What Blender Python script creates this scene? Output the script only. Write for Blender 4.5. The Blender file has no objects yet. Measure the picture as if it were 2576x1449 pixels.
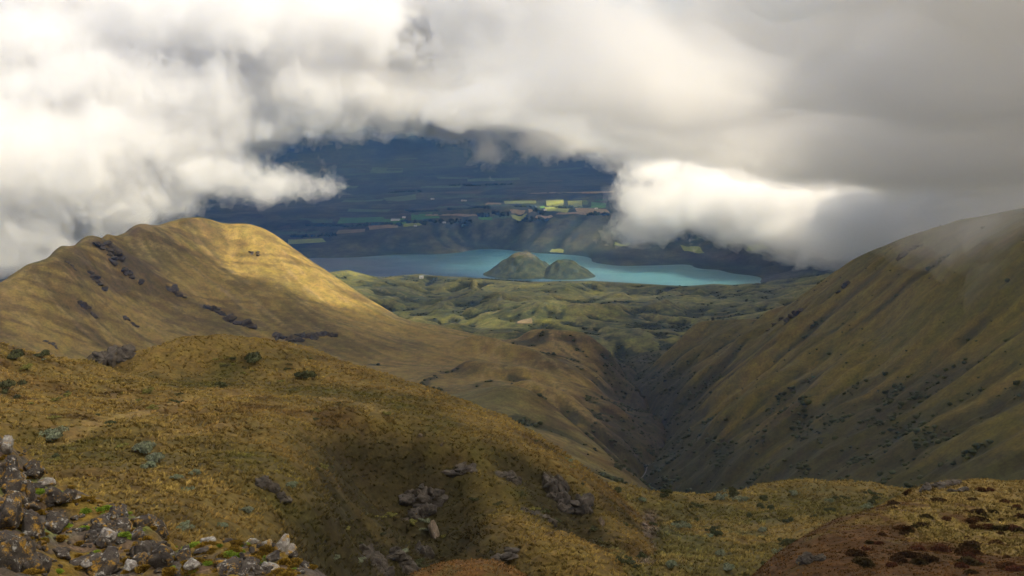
import bpy, math, random
import numpy as np
from mathutils import Vector

rnd = random.Random(7)
R = np.random.default_rng(11)
sc = bpy.context.scene
C = sc.collection

# ------------------------------------------------------------------ camera
CAM_Z = 780.0
FPX = 2762.0                      # focal length in units of a 2576 px wide picture
CU, CV, VH = 1288.0, 724.5, 297.0
PITCH = math.atan((CV - VH) / FPX)
cam_data = bpy.data.cameras.new('camera')
cam_data.sensor_width = 36.0
cam_data.lens = 36.0 * FPX / 2576.0
cam_data.clip_start = 0.2
cam_data.clip_end = 90000.0
cam = bpy.data.objects.new('camera', cam_data)
C.objects.link(cam)
cam.location = (0, 0, CAM_Z)
cam.rotation_euler = (math.pi / 2 - PITCH, 0, 0)
sc.camera = cam

# ------------------------------------------------------------------ light
SUN_EL, SUN_AZ = math.radians(47), math.radians(115)     # azimuth from +y (into the picture) towards +x
world = bpy.data.worlds.new('World')
sc.world = world
world.use_nodes = True
wn = world.node_tree
bg = wn.nodes['Background']
sky = wn.nodes.new('ShaderNodeTexSky')
sky.sky_type = 'NISHITA'
sky.sun_disc = False
sky.sun_elevation = SUN_EL
sky.sun_rotation = SUN_AZ
sky.altitude = 3500
sky.air_density = 1.0
sky.dust_density = 3.0
sky.ozone_density = 1.0
wn.links.new(sky.outputs[0], bg.inputs[0])
bg.inputs[1].default_value = 0.09
sun_data = bpy.data.lights.new('sun', 'SUN')
sun_data.energy = 5.0
sun_data.angle = math.radians(0.6)
sun_data.color = (1.0, 0.93, 0.83)
sun = bpy.data.objects.new('sun', sun_data)
C.objects.link(sun)
sd = Vector((math.sin(SUN_AZ) * math.cos(SUN_EL), math.cos(SUN_AZ) * math.cos(SUN_EL), math.sin(SUN_EL)))
sun.rotation_euler = sd.to_track_quat('Z', 'Y').to_euler()
sun.location = sd * 3000

sc.view_settings.view_transform = 'Standard'
sc.view_settings.look = 'None'
sc.view_settings.gamma = 1.0
sc.view_settings.exposure = 0.74
sc.view_settings.use_curve_mapping = False
sc.render.engine = 'CYCLES'
cy = sc.cycles
cy.use_denoising = True
cy.use_adaptive_sampling = True
cy.adaptive_threshold = 0.07
cy.max_bounces = 14
cy.diffuse_bounces = 2
cy.glossy_bounces = 2
cy.transmission_bounces = 4
cy.transparent_max_bounces = 96
cy.volume_bounces = 7
cy.volume_max_steps = 256
cy.sample_clamp_indirect = 6.0
cy.caustics_reflective = False
cy.caustics_refractive = False

# ------------------------------------------------------------------ helpers
SP, CP = math.sin(PITCH), math.cos(PITCH)


def P(u, v, D):
    """the point of the place seen at (u, v) whose forward distance is D"""
    a = (u - CU) / FPX
    b = -(v - CV) / FPX
    dx, dy, dz = a, CP + b * SP, -SP + b * CP
    return (dx / dy * D, D, CAM_Z + dz / dy * D)


def smooth(a, b, x):
    t = np.clip((x - a) / (b - a), 0, 1)
    return t * t * (3 - 2 * t)


_perm = R.permutation(65536).astype(np.int64)
_val = R.random(65536).astype(np.float64) * 2 - 1
_ang = R.random(65536) * 2 * np.pi
_gx, _gy = np.cos(_ang), np.sin(_ang)


def perlin(x, y, seed=0):
    xi = np.floor(x).astype(np.int64)
    yi = np.floor(y).astype(np.int64)
    fx, fy = x - xi, y - yi
    ux = fx * fx * fx * (fx * (fx * 6 - 15) + 10)
    uy = fy * fy * fy * (fy * (fy * 6 - 15) + 10)

    def g(ix, iy, dx, dy):
        h = _perm[(_perm[(ix + seed * 131) & 65535] + iy) & 65535]
        return _gx[h] * dx + _gy[h] * dy
    a = g(xi, yi, fx, fy)
    b = g(xi + 1, yi, fx - 1, fy)
    c = g(xi, yi + 1, fx, fy - 1)
    d = g(xi + 1, yi + 1, fx - 1, fy - 1)
    return (a + (b - a) * ux + ((c + (d - c) * ux) - (a + (b - a) * ux)) * uy) * 1.5


def fbm(x, y, scale, octs=5, seed=0, gain=0.5, lac=2.03):
    out = 0.0
    amp = 1.0
    f = 1.0 / scale
    for o in range(octs):
        out = out + amp * perlin(x * f + 17.3 * o, y * f - 9.1 * o, seed + o)
        amp *= gain
        f *= lac
    return out


def ridged(x, y, scale, octs=4, seed=0, gain=0.5):
    out = 0.0
    amp = 1.0
    f = 1.0 / scale
    for o in range(octs):
        out = out + amp * (1 - 2 * np.abs(perlin(x * f + 7.7 * o, y * f + 3.1 * o, seed + o)))
        amp *= gain
        f *= 2.1
    return out


class RBF:
    """thin-plate surface through surveyed points"""
    def __init__(self, pts, lam=0.0):
        p = np.array(pts, float)
        self.c = p[:, :2].mean(0)
        self.s = np.abs(p[:, :2] - self.c).max()
        q = (p[:, :2] - self.c) / self.s
        n = len(q)
        K = self.k(q, q) + lam * np.eye(n)
        Q = np.c_[np.ones(n), q]
        A = np.zeros((n + 3, n + 3))
        A[:n, :n] = K
        A[:n, n:] = Q
        A[n:, :n] = Q.T
        b = np.r_[p[:, 2], 0, 0, 0]
        self.w = np.linalg.solve(A, b)
        self.q = q

    @staticmethod
    def k(a, b):
        r2 = ((a[:, None, :] - b[None, :, :]) ** 2).sum(-1)
        return 0.5 * r2 * np.log(r2 + 1e-12)

    def __call__(self, x, y):
        sh = np.shape(x)
        q = (np.c_[np.ravel(x), np.ravel(y)] - self.c) / self.s
        out = np.empty(len(q))
        n = len(self.q)
        for i in range(0, len(q), 20000):
            s = q[i:i + 20000]
            out[i:i + 20000] = self.k(s, self.q) @ self.w[:n] + self.w[n] + s @ self.w[n + 1:]
        return out.reshape(sh)


class Grid:
    """a regular height grid; bilinear look-up"""
    def __init__(self, x0, x1, y0, y1, step):
        self.x0, self.y0, self.h = x0, y0, step
        self.nx = int(round((x1 - x0) / step)) + 1
        self.ny = int(round((y1 - y0) / step)) + 1
        self.X, self.Y = np.meshgrid(x0 + np.arange(self.nx) * step, y0 + np.arange(self.ny) * step)
        self.Z = np.zeros_like(self.X)

    def at(self, x, y, A=None):
        A = self.Z if A is None else A
        fx = np.clip((np.asarray(x, float) - self.x0) / self.h, 0, self.nx - 1.001)
        fy = np.clip((np.asarray(y, float) - self.y0) / self.h, 0, self.ny - 1.001)
        ix = fx.astype(int)
        iy = fy.astype(int)
        tx, ty = fx - ix, fy - iy
        return (A[iy, ix] * (1 - tx) + A[iy, ix + 1] * tx) * (1 - ty) + (A[iy + 1, ix] * (1 - tx) + A[iy + 1, ix + 1] * tx) * ty

    def has(self, x, y):
        return (x >= self.x0) & (x <= self.x0 + (self.nx - 1) * self.h) & (y >= self.y0) & (y <= self.y0 + (self.ny - 1) * self.h)

    def grad(self, A=None):
        gy, gx = np.gradient(self.Z if A is None else A, self.h)
        return gx, gy

    def streaks(self, length, step, noise, Z=None):
        """noise averaged along the fall line: the rills and grass streaks that water draws"""
        gx, gy = self.grad(Z)
        m = np.hypot(gx, gy) + 1e-6
        gx, gy = gx / m, gy / m
        out = np.zeros_like(self.X)
        wsum = 0.0
        n = int(length / step)
        for sgn in (1, -1):
            x, y = self.X.copy(), self.Y.copy()
            for i in range(n):
                w = 1 - i / n
                out += w * noise(x, y)
                wsum += w
                x += sgn * step * self.at(x, y, gx)
                y += sgn * step * self.at(x, y, gy)
        out /= wsum
        return out / (out.std() + 1e-9)


def blur(A, n=1):
    for _ in range(n):
        B = np.pad(A, 1, mode='edge')
        A = (B[1:-1, :-2] + 2 * B[1:-1, 1:-1] + B[1:-1, 2:]) / 4
        B = np.pad(A, 1, mode='edge')
        A = (B[:-2, 1:-1] + 2 * B[1:-1, 1:-1] + B[2:, 1:-1]) / 4
    return A


def new_mesh(name, verts, faces, smooth_shade=True):
    """verts (n,3), faces (m,3) or (m,4) arrays"""
    me = bpy.data.meshes.new(name)
    verts = np.asarray(verts, np.float32)
    faces = np.asarray(faces, np.int32)
    k = faces.shape[1]
    me.vertices.add(len(verts))
    me.vertices.foreach_set('co', verts.ravel())
    me.loops.add(faces.size)
    me.loops.foreach_set('vertex_index', faces.ravel())
    me.polygons.add(len(faces))
    me.polygons.foreach_set('loop_start', np.arange(0, faces.size, k, dtype=np.int32))
    me.update(calc_edges=True)
    if smooth_shade:
        me.polygons.foreach_set('use_smooth', np.ones(len(faces), bool))
    return me


def set_col(me, col, name='tint'):
    a = me.attributes.new(name, 'FLOAT_COLOR', 'POINT')
    c = np.ones((len(me.vertices), 4), np.float32)
    c[:, :3] = np.clip(col, 0.0, 1.0)
    a.data.foreach_set('color', c.ravel())


def link(name, me, mat=None, parent=None, **props):
    o = bpy.data.objects.new(name, me)
    C.objects.link(o)
    if mat is not None and me is not None and not me.materials:
        me.materials.append(mat)
    if parent is not None:
        o.parent = parent
    for k, v in props.items():
        o[k] = v
    return o


def empty(name, loc, **props):
    o = bpy.data.objects.new(name, None)
    C.objects.link(o)
    o.location = loc
    for k, v in props.items():
        o[k] = v
    return o


def grid_mesh(name, g, mask=None, col=None):
    """the faces of a height grid where mask holds"""
    nx, ny = g.nx, g.ny
    idx = np.arange(nx * ny).reshape(ny, nx)
    f = np.stack([idx[:-1, :-1], idx[:-1, 1:], idx[1:, 1:], idx[1:, :-1]], -1).reshape(-1, 4)
    if mask is not None:
        m = (mask[:-1, :-1]).ravel()
        f = f[m]
    used = np.unique(f)
    re = np.full(nx * ny, -1, np.int64)
    re[used] = np.arange(len(used))
    v = np.stack([g.X.ravel()[used], g.Y.ravel()[used], g.Z.ravel()[used]], -1)
    me = new_mesh(name, v, re[f])
    if col is not None:
        set_col(me, col.reshape(-1, 3)[used])
    return me


def join_copies(name, items, mat, tint=False, smooth_shade=False):
    """many small copies of meshes laid into one mesh: items of (mesh, location, scale, turn)"""
    Vs, Fs, Cs, off = [], [], [], 0
    cache = {}
    for me, loc, scl, rz in items:
        if me.name not in cache:
            v = np.empty(len(me.vertices) * 3, np.float32)
            me.vertices.foreach_get('co', v)
            f = np.empty(len(me.polygons) * 3, np.int32)
            me.polygons.foreach_get('vertices', f)
            c = None
            if tint:
                c = np.empty(len(me.vertices) * 4, np.float32)
                me.attributes['tint'].data.foreach_get('color', c)
                c = c.reshape(-1, 4)[:, :3]
            cache[me.name] = (v.reshape(-1, 3), f.reshape(-1, 3), c)
        v, f, c = cache[me.name]
        v = v * np.array(scl)
        ca, sa = math.cos(rz), math.sin(rz)
        v = np.c_[v[:, 0] * ca - v[:, 1] * sa + loc[0], v[:, 0] * sa + v[:, 1] * ca + loc[1], v[:, 2] + loc[2]]
        Vs.append(v)
        Fs.append(f + off)
        off += len(v)
        if tint:
            Cs.append(c)
    me = new_mesh(name, np.concatenate(Vs), np.concatenate(Fs), smooth_shade)
    if tint:
        set_col(me, np.concatenate(Cs))
    return link(name, me, mat, kind='stuff')


def mixc(a, b, t):
    t = np.asarray(t)[..., None]
    return np.asarray(a) * (1 - t) + np.asarray(b) * t


# ------------------------------------------------------------------ materials
def ground_mat(name, scales, amount=0.5, bump=0.3, bump_dist=1.0, rough=0.9, hue=0.06):
    """vegetation or soil: the surveyed tint times noise of several sizes"""
    m = bpy.data.materials.new(name)
    m.use_nodes = True
    nt = m.node_tree
    b = nt.nodes['Principled BSDF']
    b.inputs['Roughness'].default_value = rough
    b.inputs['Specular IOR Level'].default_value = 0.15
    at = nt.nodes.new('ShaderNodeAttribute')
    at.attribute_name = 'tint'
    geo = nt.nodes.new('ShaderNodeNewGeometry')
    last = at.outputs['Color']
    hgt = None
    for i, s in enumerate(scales):
        n = nt.nodes.new('ShaderNodeTexNoise')
        n.inputs['Scale'].default_value = 1.0 / s
        n.inputs['Detail'].default_value = 4
        n.inputs['Roughness'].default_value = 0.65
        nt.links.new(geo.outputs['Position'], n.inputs['Vector'])
        r = nt.nodes.new('ShaderNodeMapRange')
        r.inputs['From Min'].default_value = 0.28
        r.inputs['From Max'].default_value = 0.72
        r.inputs['To Min'].default_value = 1 - amount
        r.inputs['To Max'].default_value = 1 + amount
        nt.links.new(n.outputs[0], r.inputs['Value'])
        mul = nt.nodes.new('ShaderNodeVectorMath')
        mul.operation = 'MULTIPLY'
        nt.links.new(last, mul.inputs[0])
        comb = nt.nodes.new('ShaderNodeCombineXYZ')
        for k in range(3):
            if k == 1 and i == 0:
                # green moves a little on its own, so the tint is not one colour made lighter and darker
                h = nt.nodes.new('ShaderNodeTexNoise')
                h.inputs['Scale'].default_value = 0.6 / s
                nt.links.new(geo.outputs['Position'], h.inputs['Vector'])
                hr = nt.nodes.new('ShaderNodeMapRange')
                hr.inputs['From Min'].default_value = 0.3
                hr.inputs['From Max'].default_value = 0.7
                hr.inputs['To Min'].default_value = 1 - hue
                hr.inputs['To Max'].default_value = 1 + hue
                nt.links.new(h.outputs[0], hr.inputs['Value'])
                hm = nt.nodes.new('ShaderNodeMath')
                hm.operation = 'MULTIPLY'
                nt.links.new(hr.outputs[0], hm.inputs[0])
                nt.links.new(r.outputs[0], hm.inputs[1])
                nt.links.new(hm.outputs[0], comb.inputs[1])
            else:
                nt.links.new(r.outputs[0], comb.inputs[k])
        nt.links.new(comb.outputs[0], mul.inputs[1])
        last = mul.outputs[0]
        if hgt is None:
            hgt = n.outputs[0]
    nt.links.new(last, b.inputs['Base Color'])
    if bump > 0:
        bp = nt.nodes.new('ShaderNodeBump')
        bp.inputs['Strength'].default_value = bump
        bp.inputs['Distance'].default_value = bump_dist
        nt.links.new(hgt, bp.inputs['Height'])
        nt.links.new(bp.outputs[0], b.inputs['Normal'])
    return m


def plain_mat(name, col, rough=0.8, spec=0.3):
    m = bpy.data.materials.new(name)
    m.use_nodes = True
    b = m.node_tree.nodes['Principled BSDF']
    b.inputs['Base Color'].default_value = (*col, 1)
    b.inputs['Roughness'].default_value = rough
    b.inputs['Specular IOR Level'].default_value = spec
    return m

# ================================================================== the mid ground: ridge, gorge, mountain
PTS = []


def A(u, v, D, dz=0):
    p = P(u, v, D)
    PTS.append((p[0], p[1], p[2] + dz))


# skyline of the golden ridge, with the ground falling behind it
crest = [(-500, 960, 1400), (-250, 850, 1550), (0, 712, 1720), (60, 672, 1790), (130, 640, 1880), (200, 603, 1980), (265, 575, 2080), (330, 570, 2170), (375, 571, 2220), (430, 556, 2270),
         (485, 545, 2310), (520, 553, 2320), (560, 567, 2340), (620, 566, 2350), (660, 578, 2350), (720, 615, 2350), (780, 655, 2350), (850, 700, 2350), (900, 732, 2350),
         (960, 770, 2340), (1020, 805, 2330), (1100, 820, 2310), (1180, 838, 2280), (1250, 855, 2250)]
for i, (u, v, D) in enumerate(crest):
    A(u, v, D)
    if i % 2 == 0:
        p = P(u, v, D)
        PTS.append((p[0] - 20, p[1] + 160, p[2] - 70 - 20 * (u < 700)))
        PTS.append((p[0] - 40, p[1] + 420, max(p[2] - 240, 150)))
for u, v, D in [(-100, 900, 1450), (100, 860, 1600), (300, 870, 1740), (500, 855, 1880), (700, 865, 1950), (900, 905, 1950), (1000, 930, 1900), (1140, 985, 1700), (1250, 945, 1920), (1340, 955, 1880),
                (150, 740, 1750), (260, 700, 1900), (400, 680, 2060), (420, 770, 1960), (560, 640, 2260), (600, 760, 2090), (700, 740, 2160), (840, 770, 2210), (880, 830, 2090), (1000, 845, 2140), (1130, 890, 2060),
                (300, 620, 2080), (480, 600, 2240)]:
    A(u, v, D)
# spur on the near side of the gorge's notch
for u, v, D in [(1320, 860, 2230), (1380, 847, 2250), (1417, 847, 2260), (1480, 849, 2270), (1517, 867, 2260), (1545, 890, 2250), (1570, 912, 2240), (1400, 900, 2130), (1450, 960, 1980), (1350, 900, 2110),
                (1480, 1010, 1800), (1420, 1000, 1700), (1560, 1020, 1800)]:
    A(u, v, D)
for x, y, z in [(60, 2600, 225), (150, 2650, 205), (-150, 2650, 230)]:
    PTS.append((x, y, z))
# the stream's bed
BED = [(1560, 862, 2900), (1572, 880, 2700), (1588, 915, 2480), (1600, 950, 2300), (1618, 1005, 2050), (1640, 1060, 1800), (1652, 1105, 1640), (1665, 1150, 1500), (1688, 1187, 1400), (1715, 1220, 1300), (1740, 1258, 1190)]
for b in BED:
    A(*b)
PTS += [(205, 1000, 392), (215, 800, 430), (230, 600, 480)]
# rounded hillock between ridge and gorge
for u, v, D in [(1140, 1000, 1300), (1200, 975, 1320), (1290, 962, 1320), (1360, 980, 1300), (1415, 1030, 1270), (1470, 1100, 1180), (1540, 1175, 1080), (1600, 1228, 1000),
                (1300, 1010, 1230), (1400, 1110, 1120), (1480, 1180, 1010)]:
    A(u, v, D)
PTS += [(0, 1530, 352), (-130, 1520, 350), (80, 1440, 345), (120, 1330, 362), (-60, 1450, 395), (-250, 1520, 380), (-250, 1350, 420), (150, 1180, 392), (170, 1080, 398)]
# the mountain on the far side of the gorge
for u, v, D in [(2900, 440, 1250), (2740, 480, 1380), (2576, 525, 1500), (2490, 545, 1570), (2400, 568, 1640), (2320, 590, 1720), (2250, 612, 1800), (2180, 645, 1900), (2100, 690, 2020), (2040, 740, 2120), (1970, 785, 2220), (1930, 817, 2290)]:
    A(u, v, D)
    p = P(u, v, D)
    PTS.append((p[0] + 170, p[1] + 90, p[2] - 30))
    PTS.append((p[0] + 420, p[1] + 260, p[2] - 210))
for u, v, D in [(1890, 826, 2340), (1830, 829, 2390), (1760, 834, 2430), (1740, 846, 2410)]:
    A(u, v, D)
PTS += [(520, 2700, 215), (410, 2640, 212), (300, 2560, 222), (700, 2700, 240), (330, 2440, 240)]
PTS += [(430, 1800, 408), (330, 1800, 335), (440, 1500, 452), (310, 1500, 368), (480, 1200, 505), (320, 1200, 415), (480, 900, 560), (330, 900, 465), (800, 900, 745), (800, 1200, 712), (360, 2050, 325), (450, 2050, 372), (380, 2250, 300), (450, 2300, 330),
        (700, 600, 720), (480, 600, 600)]
# ground hidden below the near hills
PTS += [(0, 500, 560), (-300, 800, 490), (-600, 1200, 430), (-900, 1500, 410), (0, 900, 480), (-400, 500, 560), (-1000, 900, 470), (-1500, 1500, 400), (-1500, 2300, 330), (-1400, 2900, 230), (1500, 2500, 350), (1500, 1800, 520), (1500, 900, 700),
        (-700, 2900, 190), (0, 2950, 195), (600, 2950, 200), (1200, 2950, 210)]
mid = Grid(-1800, 1700, 500, 2950, 5.0)
rbf_mid = RBF(PTS, lam=2e-6)
cg = Grid(-1800, 1700, 500, 2950, 12.5)
cg.Z = rbf_mid(cg.X, cg.Y)
Zs = mid.at(mid.X, mid.Y) * 0 + cg.at(mid.X, mid.Y)
Zs = blur(Zs, 4)

# ---- which hill a point belongs to
bx = np.array([P(*b)[0] for b in BED])[::-1]
by = np.array([P(*b)[1] for b in BED])[::-1]
bedx = np.interp(mid.Y, np.r_[500, 800, 1000, by], np.r_[230, 215, 205, bx])
bedx = bedx + 26 * np.sin(mid.Y / 95.0 + 1.2 * np.sin(mid.Y / 210.0)) * smooth(1150, 1500, mid.Y) * smooth(2900, 2500, mid.Y)
d_bed = mid.X - bedx
right_m = d_bed > 0
hillock_m = (~right_m) & (mid.Y < 1500) & (mid.Y > 700) & (mid.X > -260)

# ---- spurs that interlock above the stream
def seg_bump(X, Y, a, b, w):
    dx, dy = b[0] - a[0], b[1] - a[1]
    t = np.clip(((X - a[0]) * dx + (Y - a[1]) * dy) / (dx * dx + dy * dy), 0, 1)
    d = np.hypot(X - a[0] - t * dx, Y - a[1] - t * dy)
    return np.exp(-(d / w) ** 2) * (1 - 0.75 * t ** 3)


SPURS = [((-60, 2120), (190, 2060), 44, 24), ((-40, 1900), (165, 1790), 40, 26), ((20, 1700), (165, 1610), 32, 20), ((60, 1520), (165, 1450), 26, 16), ((80, 1360), (160, 1290), 24, 12), ((60, 2300), (215, 2270), 34, 18),
         ((470, 2210), (300, 2140), 36, 20), ((460, 1980), (290, 1900), 40, 22), ((450, 1760), (280, 1690), 34, 20), ((440, 1560), (270, 1500), 32, 18), ((420, 1390), (260, 1340), 28, 14), ((520, 2420), (330, 2390), 36, 22)]
spur = np.zeros_like(Zs)
_wx = mid.X + 30 * fbm(mid.X, mid.Y, 140, 3, 15)
_wy = mid.Y + 30 * fbm(mid.X, mid.Y, 140, 3, 16)
for a_, b_, w_, h_ in SPURS:
    spur = np.maximum(spur, h_ * seg_bump(_wx, _wy, a_, b_, w_))
Zs = Zs + spur - 9 * np.exp(-(spur / 6.0) ** 2) * np.exp(-(d_bed / 190.0) ** 2)

# ---- relief: rills along the fall line, ledges, hummocks
gxs, gys = mid.grad(blur(Zs, 6))
slope = np.hypot(gxs, gys)
st_big = mid.streaks(260, 13, lambda x, y: perlin(x / 55, y / 55, 21), blur(Zs, 8))
st_mid = mid.streaks(150, 10, lambda x, y: perlin(x / 24, y / 24, 31), blur(Zs, 8))
st_fine = mid.streaks(90, 8, lambda x, y: perlin(x / 11, y / 11, 41), blur(Zs, 8))
sl = smooth(0.12, 0.5, slope)
hum = fbm(mid.X, mid.Y, 130, 5, 3)
wr = np.where(right_m, 1.0, 0.42)
near_bed = np.exp(-(d_bed / 120.0) ** 2)
mid.Z = Zs + sl * wr * (2.1 * st_big * (0.30 + 0.75 * smooth(-0.5, 0.6, fbm(mid.X, mid.Y, 330, 3, 77))) - 2.2 * np.abs(st_big) * near_bed + 0.9 * st_mid + 0.5 * st_fine + 4.6 * fbm(mid.X, mid.Y, 110, 5, 79, 0.55)) + hum * (2.0 + 3.5 * near_bed) + ridged(mid.X, mid.Y, 70, 4, 51) * 2.2 * near_bed
# the bed itself is cut into the floor
mid.Z -= (9 * np.exp(-(d_bed / 11.0) ** 2) + 30 * np.exp(-np.abs(d_bed) / 55.0)) * smooth(900, 1250, mid.Y)
# rock ledges stepping out of the ridge's face
mid.Z -= 18 * smooth(2830, 2950, mid.Y)

GOLD = np.array((0.262, 0.184, 0.046))
STRAW = np.array((0.36, 0.255, 0.105))
OLIVE = np.array((0.155, 0.118, 0.030))
SHRUB = np.array((0.033, 0.035, 0.013))
BROWN = np.array((0.105, 0.064, 0.024))
MOSSY = np.array((0.105, 0.105, 0.036))
ROCK = np.array((0.105, 0.092, 0.085))

gx5, gy5 = mid.grad()
slope5 = np.hypot(gx5, gy5)
conc = blur(mid.Z, 12) - mid.Z                      # > 0 in hollows
patch = fbm(mid.X, mid.Y, 160, 5, 61)
fine = fbm(mid.X, mid.Y, 22, 4, 71)
hgt_bed = mid.Z - np.interp(mid.Y, np.r_[500, 800, 1000, by], np.r_[480, 430, 392, [P(*b)[2] for b in BED][::-1]])
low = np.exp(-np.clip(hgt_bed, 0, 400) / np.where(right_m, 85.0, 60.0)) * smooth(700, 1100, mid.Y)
col = mixc(GOLD, OLIVE, smooth(-0.5, 0.7, patch + 0.35 * st_mid))
col = mixc(col, STRAW, 0.55 * smooth(0.5, 1.9, st_fine + 0.6 * st_mid) * (1 - right_m * 0.55))
# the far wall of the gorge is greener and browner than the ridge
rcol = mixc(np.array((0.096, 0.080, 0.014)), np.array((0.140, 0.106, 0.021)), smooth(-0.6, 0.9, patch + 0.22 * st_mid))
rcol = mixc(rcol, BROWN * 0.7, 0.6 * smooth(0.1, 1.3, -0.5 * st_big - 0.25 * st_mid + 1.1 * patch))
col = np.where(right_m[..., None], rcol, col)
col = mixc(col, MOSSY * 1.25, 0.6 * hillock_m * smooth(-0.6, 0.5, patch))
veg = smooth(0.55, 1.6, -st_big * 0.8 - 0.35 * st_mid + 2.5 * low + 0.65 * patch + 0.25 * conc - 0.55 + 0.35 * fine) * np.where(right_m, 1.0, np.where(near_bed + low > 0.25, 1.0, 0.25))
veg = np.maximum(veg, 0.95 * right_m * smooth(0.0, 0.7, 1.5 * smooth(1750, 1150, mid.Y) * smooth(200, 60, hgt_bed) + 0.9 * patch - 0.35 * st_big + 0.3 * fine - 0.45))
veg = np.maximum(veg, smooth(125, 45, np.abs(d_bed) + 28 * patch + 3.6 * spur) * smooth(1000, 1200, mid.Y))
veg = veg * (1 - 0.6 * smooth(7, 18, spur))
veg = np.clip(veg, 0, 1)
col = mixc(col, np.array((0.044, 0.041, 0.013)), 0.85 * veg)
col *= (1 + 0.16 * fine)[..., None]
# ledges of bare dark rock and peat along the ridge's face
led = smooth(0.55, 0.95, ridged(mid.X * 0.45, mid.Y * 1.6 + mid.Z * 2.0, 120, 3, 83) - 0.25 + 0.5 * patch) * (~right_m) * smooth(0.25, 0.5, slope)
col = mixc(col, BROWN * 0.75, 0.55 * np.clip(led, 0, 1))
col = col * np.where(right_m, 0.80, 0.66)[..., None]
mid.col = col
mid.veg = veg

M_slope = ground_mat('dry_grass_slope', (14.0, 3.2), 0.30, 0.5, 2.5)
ridge_m = (~right_m) & (~hillock_m)
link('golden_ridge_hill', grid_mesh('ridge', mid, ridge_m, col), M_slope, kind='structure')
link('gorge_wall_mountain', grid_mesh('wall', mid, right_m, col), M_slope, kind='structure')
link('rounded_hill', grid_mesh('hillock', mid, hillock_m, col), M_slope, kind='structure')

# ================================================================== hills between the gorge and the lake
RP = []
RIM_SKY = [(620, 660, 4300), (780, 690, 4500), (870, 676, 4700), (950, 697, 4750), (1050, 687, 4750), (1090, 691, 4750), (1210, 698, 4800), (1330, 707, 4850), (1420, 705, 4800), (1490, 704, 4750), (1560, 708, 4750), (1640, 713, 4720),
                (1730, 718, 4700), (1800, 712, 4650), (1850, 715, 4650), (1890, 711, 4650), (1917, 712, 4680), (1950, 704, 4650), (2000, 697, 4600), (2080, 686, 4500), (2200, 670, 4400), (2500, 640, 4200)]
for u, v, D in RIM_SKY:
    p = P(u, v, D)
    RP.append(p)
    RP.append((p[0], p[1] + 130, p[2] - 45))
    RP.append((p[0] * 1.03, p[1] + 330, -45))
for u, v, D in [(980, 740, 4200), (1000, 790, 3500), (1100, 730, 4350), (1250, 740, 4250), (1060, 800, 3300), (1150, 770, 3750), (1200, 830, 3050), (1250, 800, 3350), (1350, 770, 3850), (1400, 830, 3100), (1450, 790, 3550), (1500, 740, 4350), (1540, 800, 3480),
                (1620, 770, 3900), (1650, 815, 3300), (1700, 750, 4250), (1700, 822, 3200), (1780, 780, 3800), (1850, 800, 3450), (1850, 755, 4150), (1950, 770, 3750), (2000, 740, 4050), (2060, 720, 4200), (1560, 845, 3000), (1480, 846, 2980), (1330, 848, 2900)]:
    RP.append(P(u, v, D))
RP += [(-900, 2800, 190), (-300, 2800, 200), (0, 2800, 200), (600, 2800, 205), (1200, 2800, 215), (-1600, 2800, 200), (-1800, 3800, 150), (1800, 2800, 240), (2200, 3800, 190), (-2600, 4600, 90), (-2600, 3000, 160), (2800, 4300, 180), (2800, 3000, 260)]
rim = Grid(-2600, 2800, 2620, 5200, 9.0)
cg = Grid(-2600, 2800, 2620, 5200, 27)
cg.Z = RBF(RP, lam=1e-6)(cg.X, cg.Y)
Zr = blur(cg.at(rim.X, rim.Y), 4)
away = smooth(4850, 4350, rim.Y) * 0.93 + 0.07
wx_ = 160 * fbm(rim.X, rim.Y, 700, 3, 5)
wy_ = 160 * fbm(rim.X, rim.Y, 700, 3, 6)
Zr2 = Zr + away * (ridged((rim.X + wx_) * 1.25, (rim.Y + wy_) * 0.8, 950, 3, 91, 0.42) * 36 + fbm(rim.X, rim.Y, 230, 4, 95, 0.45) * 11)
s1 = rim.streaks(420, 24, lambda x, y: perlin(x / 85, y / 85, 23), blur(Zr2, 6))
s2 = rim.streaks(140, 14, lambda x, y: perlin(x / 26, y / 26, 27), blur(Zr2, 3))
sl2 = smooth(0.06, 0.3, np.hypot(*rim.grad(blur(Zr2, 2))))
rim.Z = Zr2 + away * sl2 * (9.0 * s1 - 3.0 * np.abs(s1) + 2.6 * s2)
ru = rim.X / rim.Y * FPX + CU
rcap = CAM_Z - rim.Y * (np.interp(ru, [q[0] for q in RIM_SKY], [q[1] for q in RIM_SKY]) + 1.5 - VH) / FPX
rim.Z = np.where(rim.Y < 4950, np.minimum(rim.Z, rcap - 0.012 * np.abs(4720 - rim.Y)), rim.Z)
_k = smooth(2760, 2960, rim.Y)
rim.Z = np.where((np.abs(rim.X) < 1650), (mid.at(rim.X, np.minimum(rim.Y, 2830)) - 7) * (1 - _k) + rim.Z * _k, rim.Z)
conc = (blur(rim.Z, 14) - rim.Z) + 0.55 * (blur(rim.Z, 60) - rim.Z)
patch = fbm(rim.X, rim.Y, 260, 5, 101)
fine = fbm(rim.X, rim.Y, 40, 4, 103)
far_f = smooth(3000, 4800, rim.Y)
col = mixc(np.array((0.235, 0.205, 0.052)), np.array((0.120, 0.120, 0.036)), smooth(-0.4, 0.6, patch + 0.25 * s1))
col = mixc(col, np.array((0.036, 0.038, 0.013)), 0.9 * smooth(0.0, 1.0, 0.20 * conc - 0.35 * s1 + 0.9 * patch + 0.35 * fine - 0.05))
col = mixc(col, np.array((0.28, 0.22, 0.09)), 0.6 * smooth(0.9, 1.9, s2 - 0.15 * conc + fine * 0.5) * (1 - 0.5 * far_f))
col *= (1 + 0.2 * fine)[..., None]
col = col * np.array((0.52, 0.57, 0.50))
rim.col = col
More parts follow.
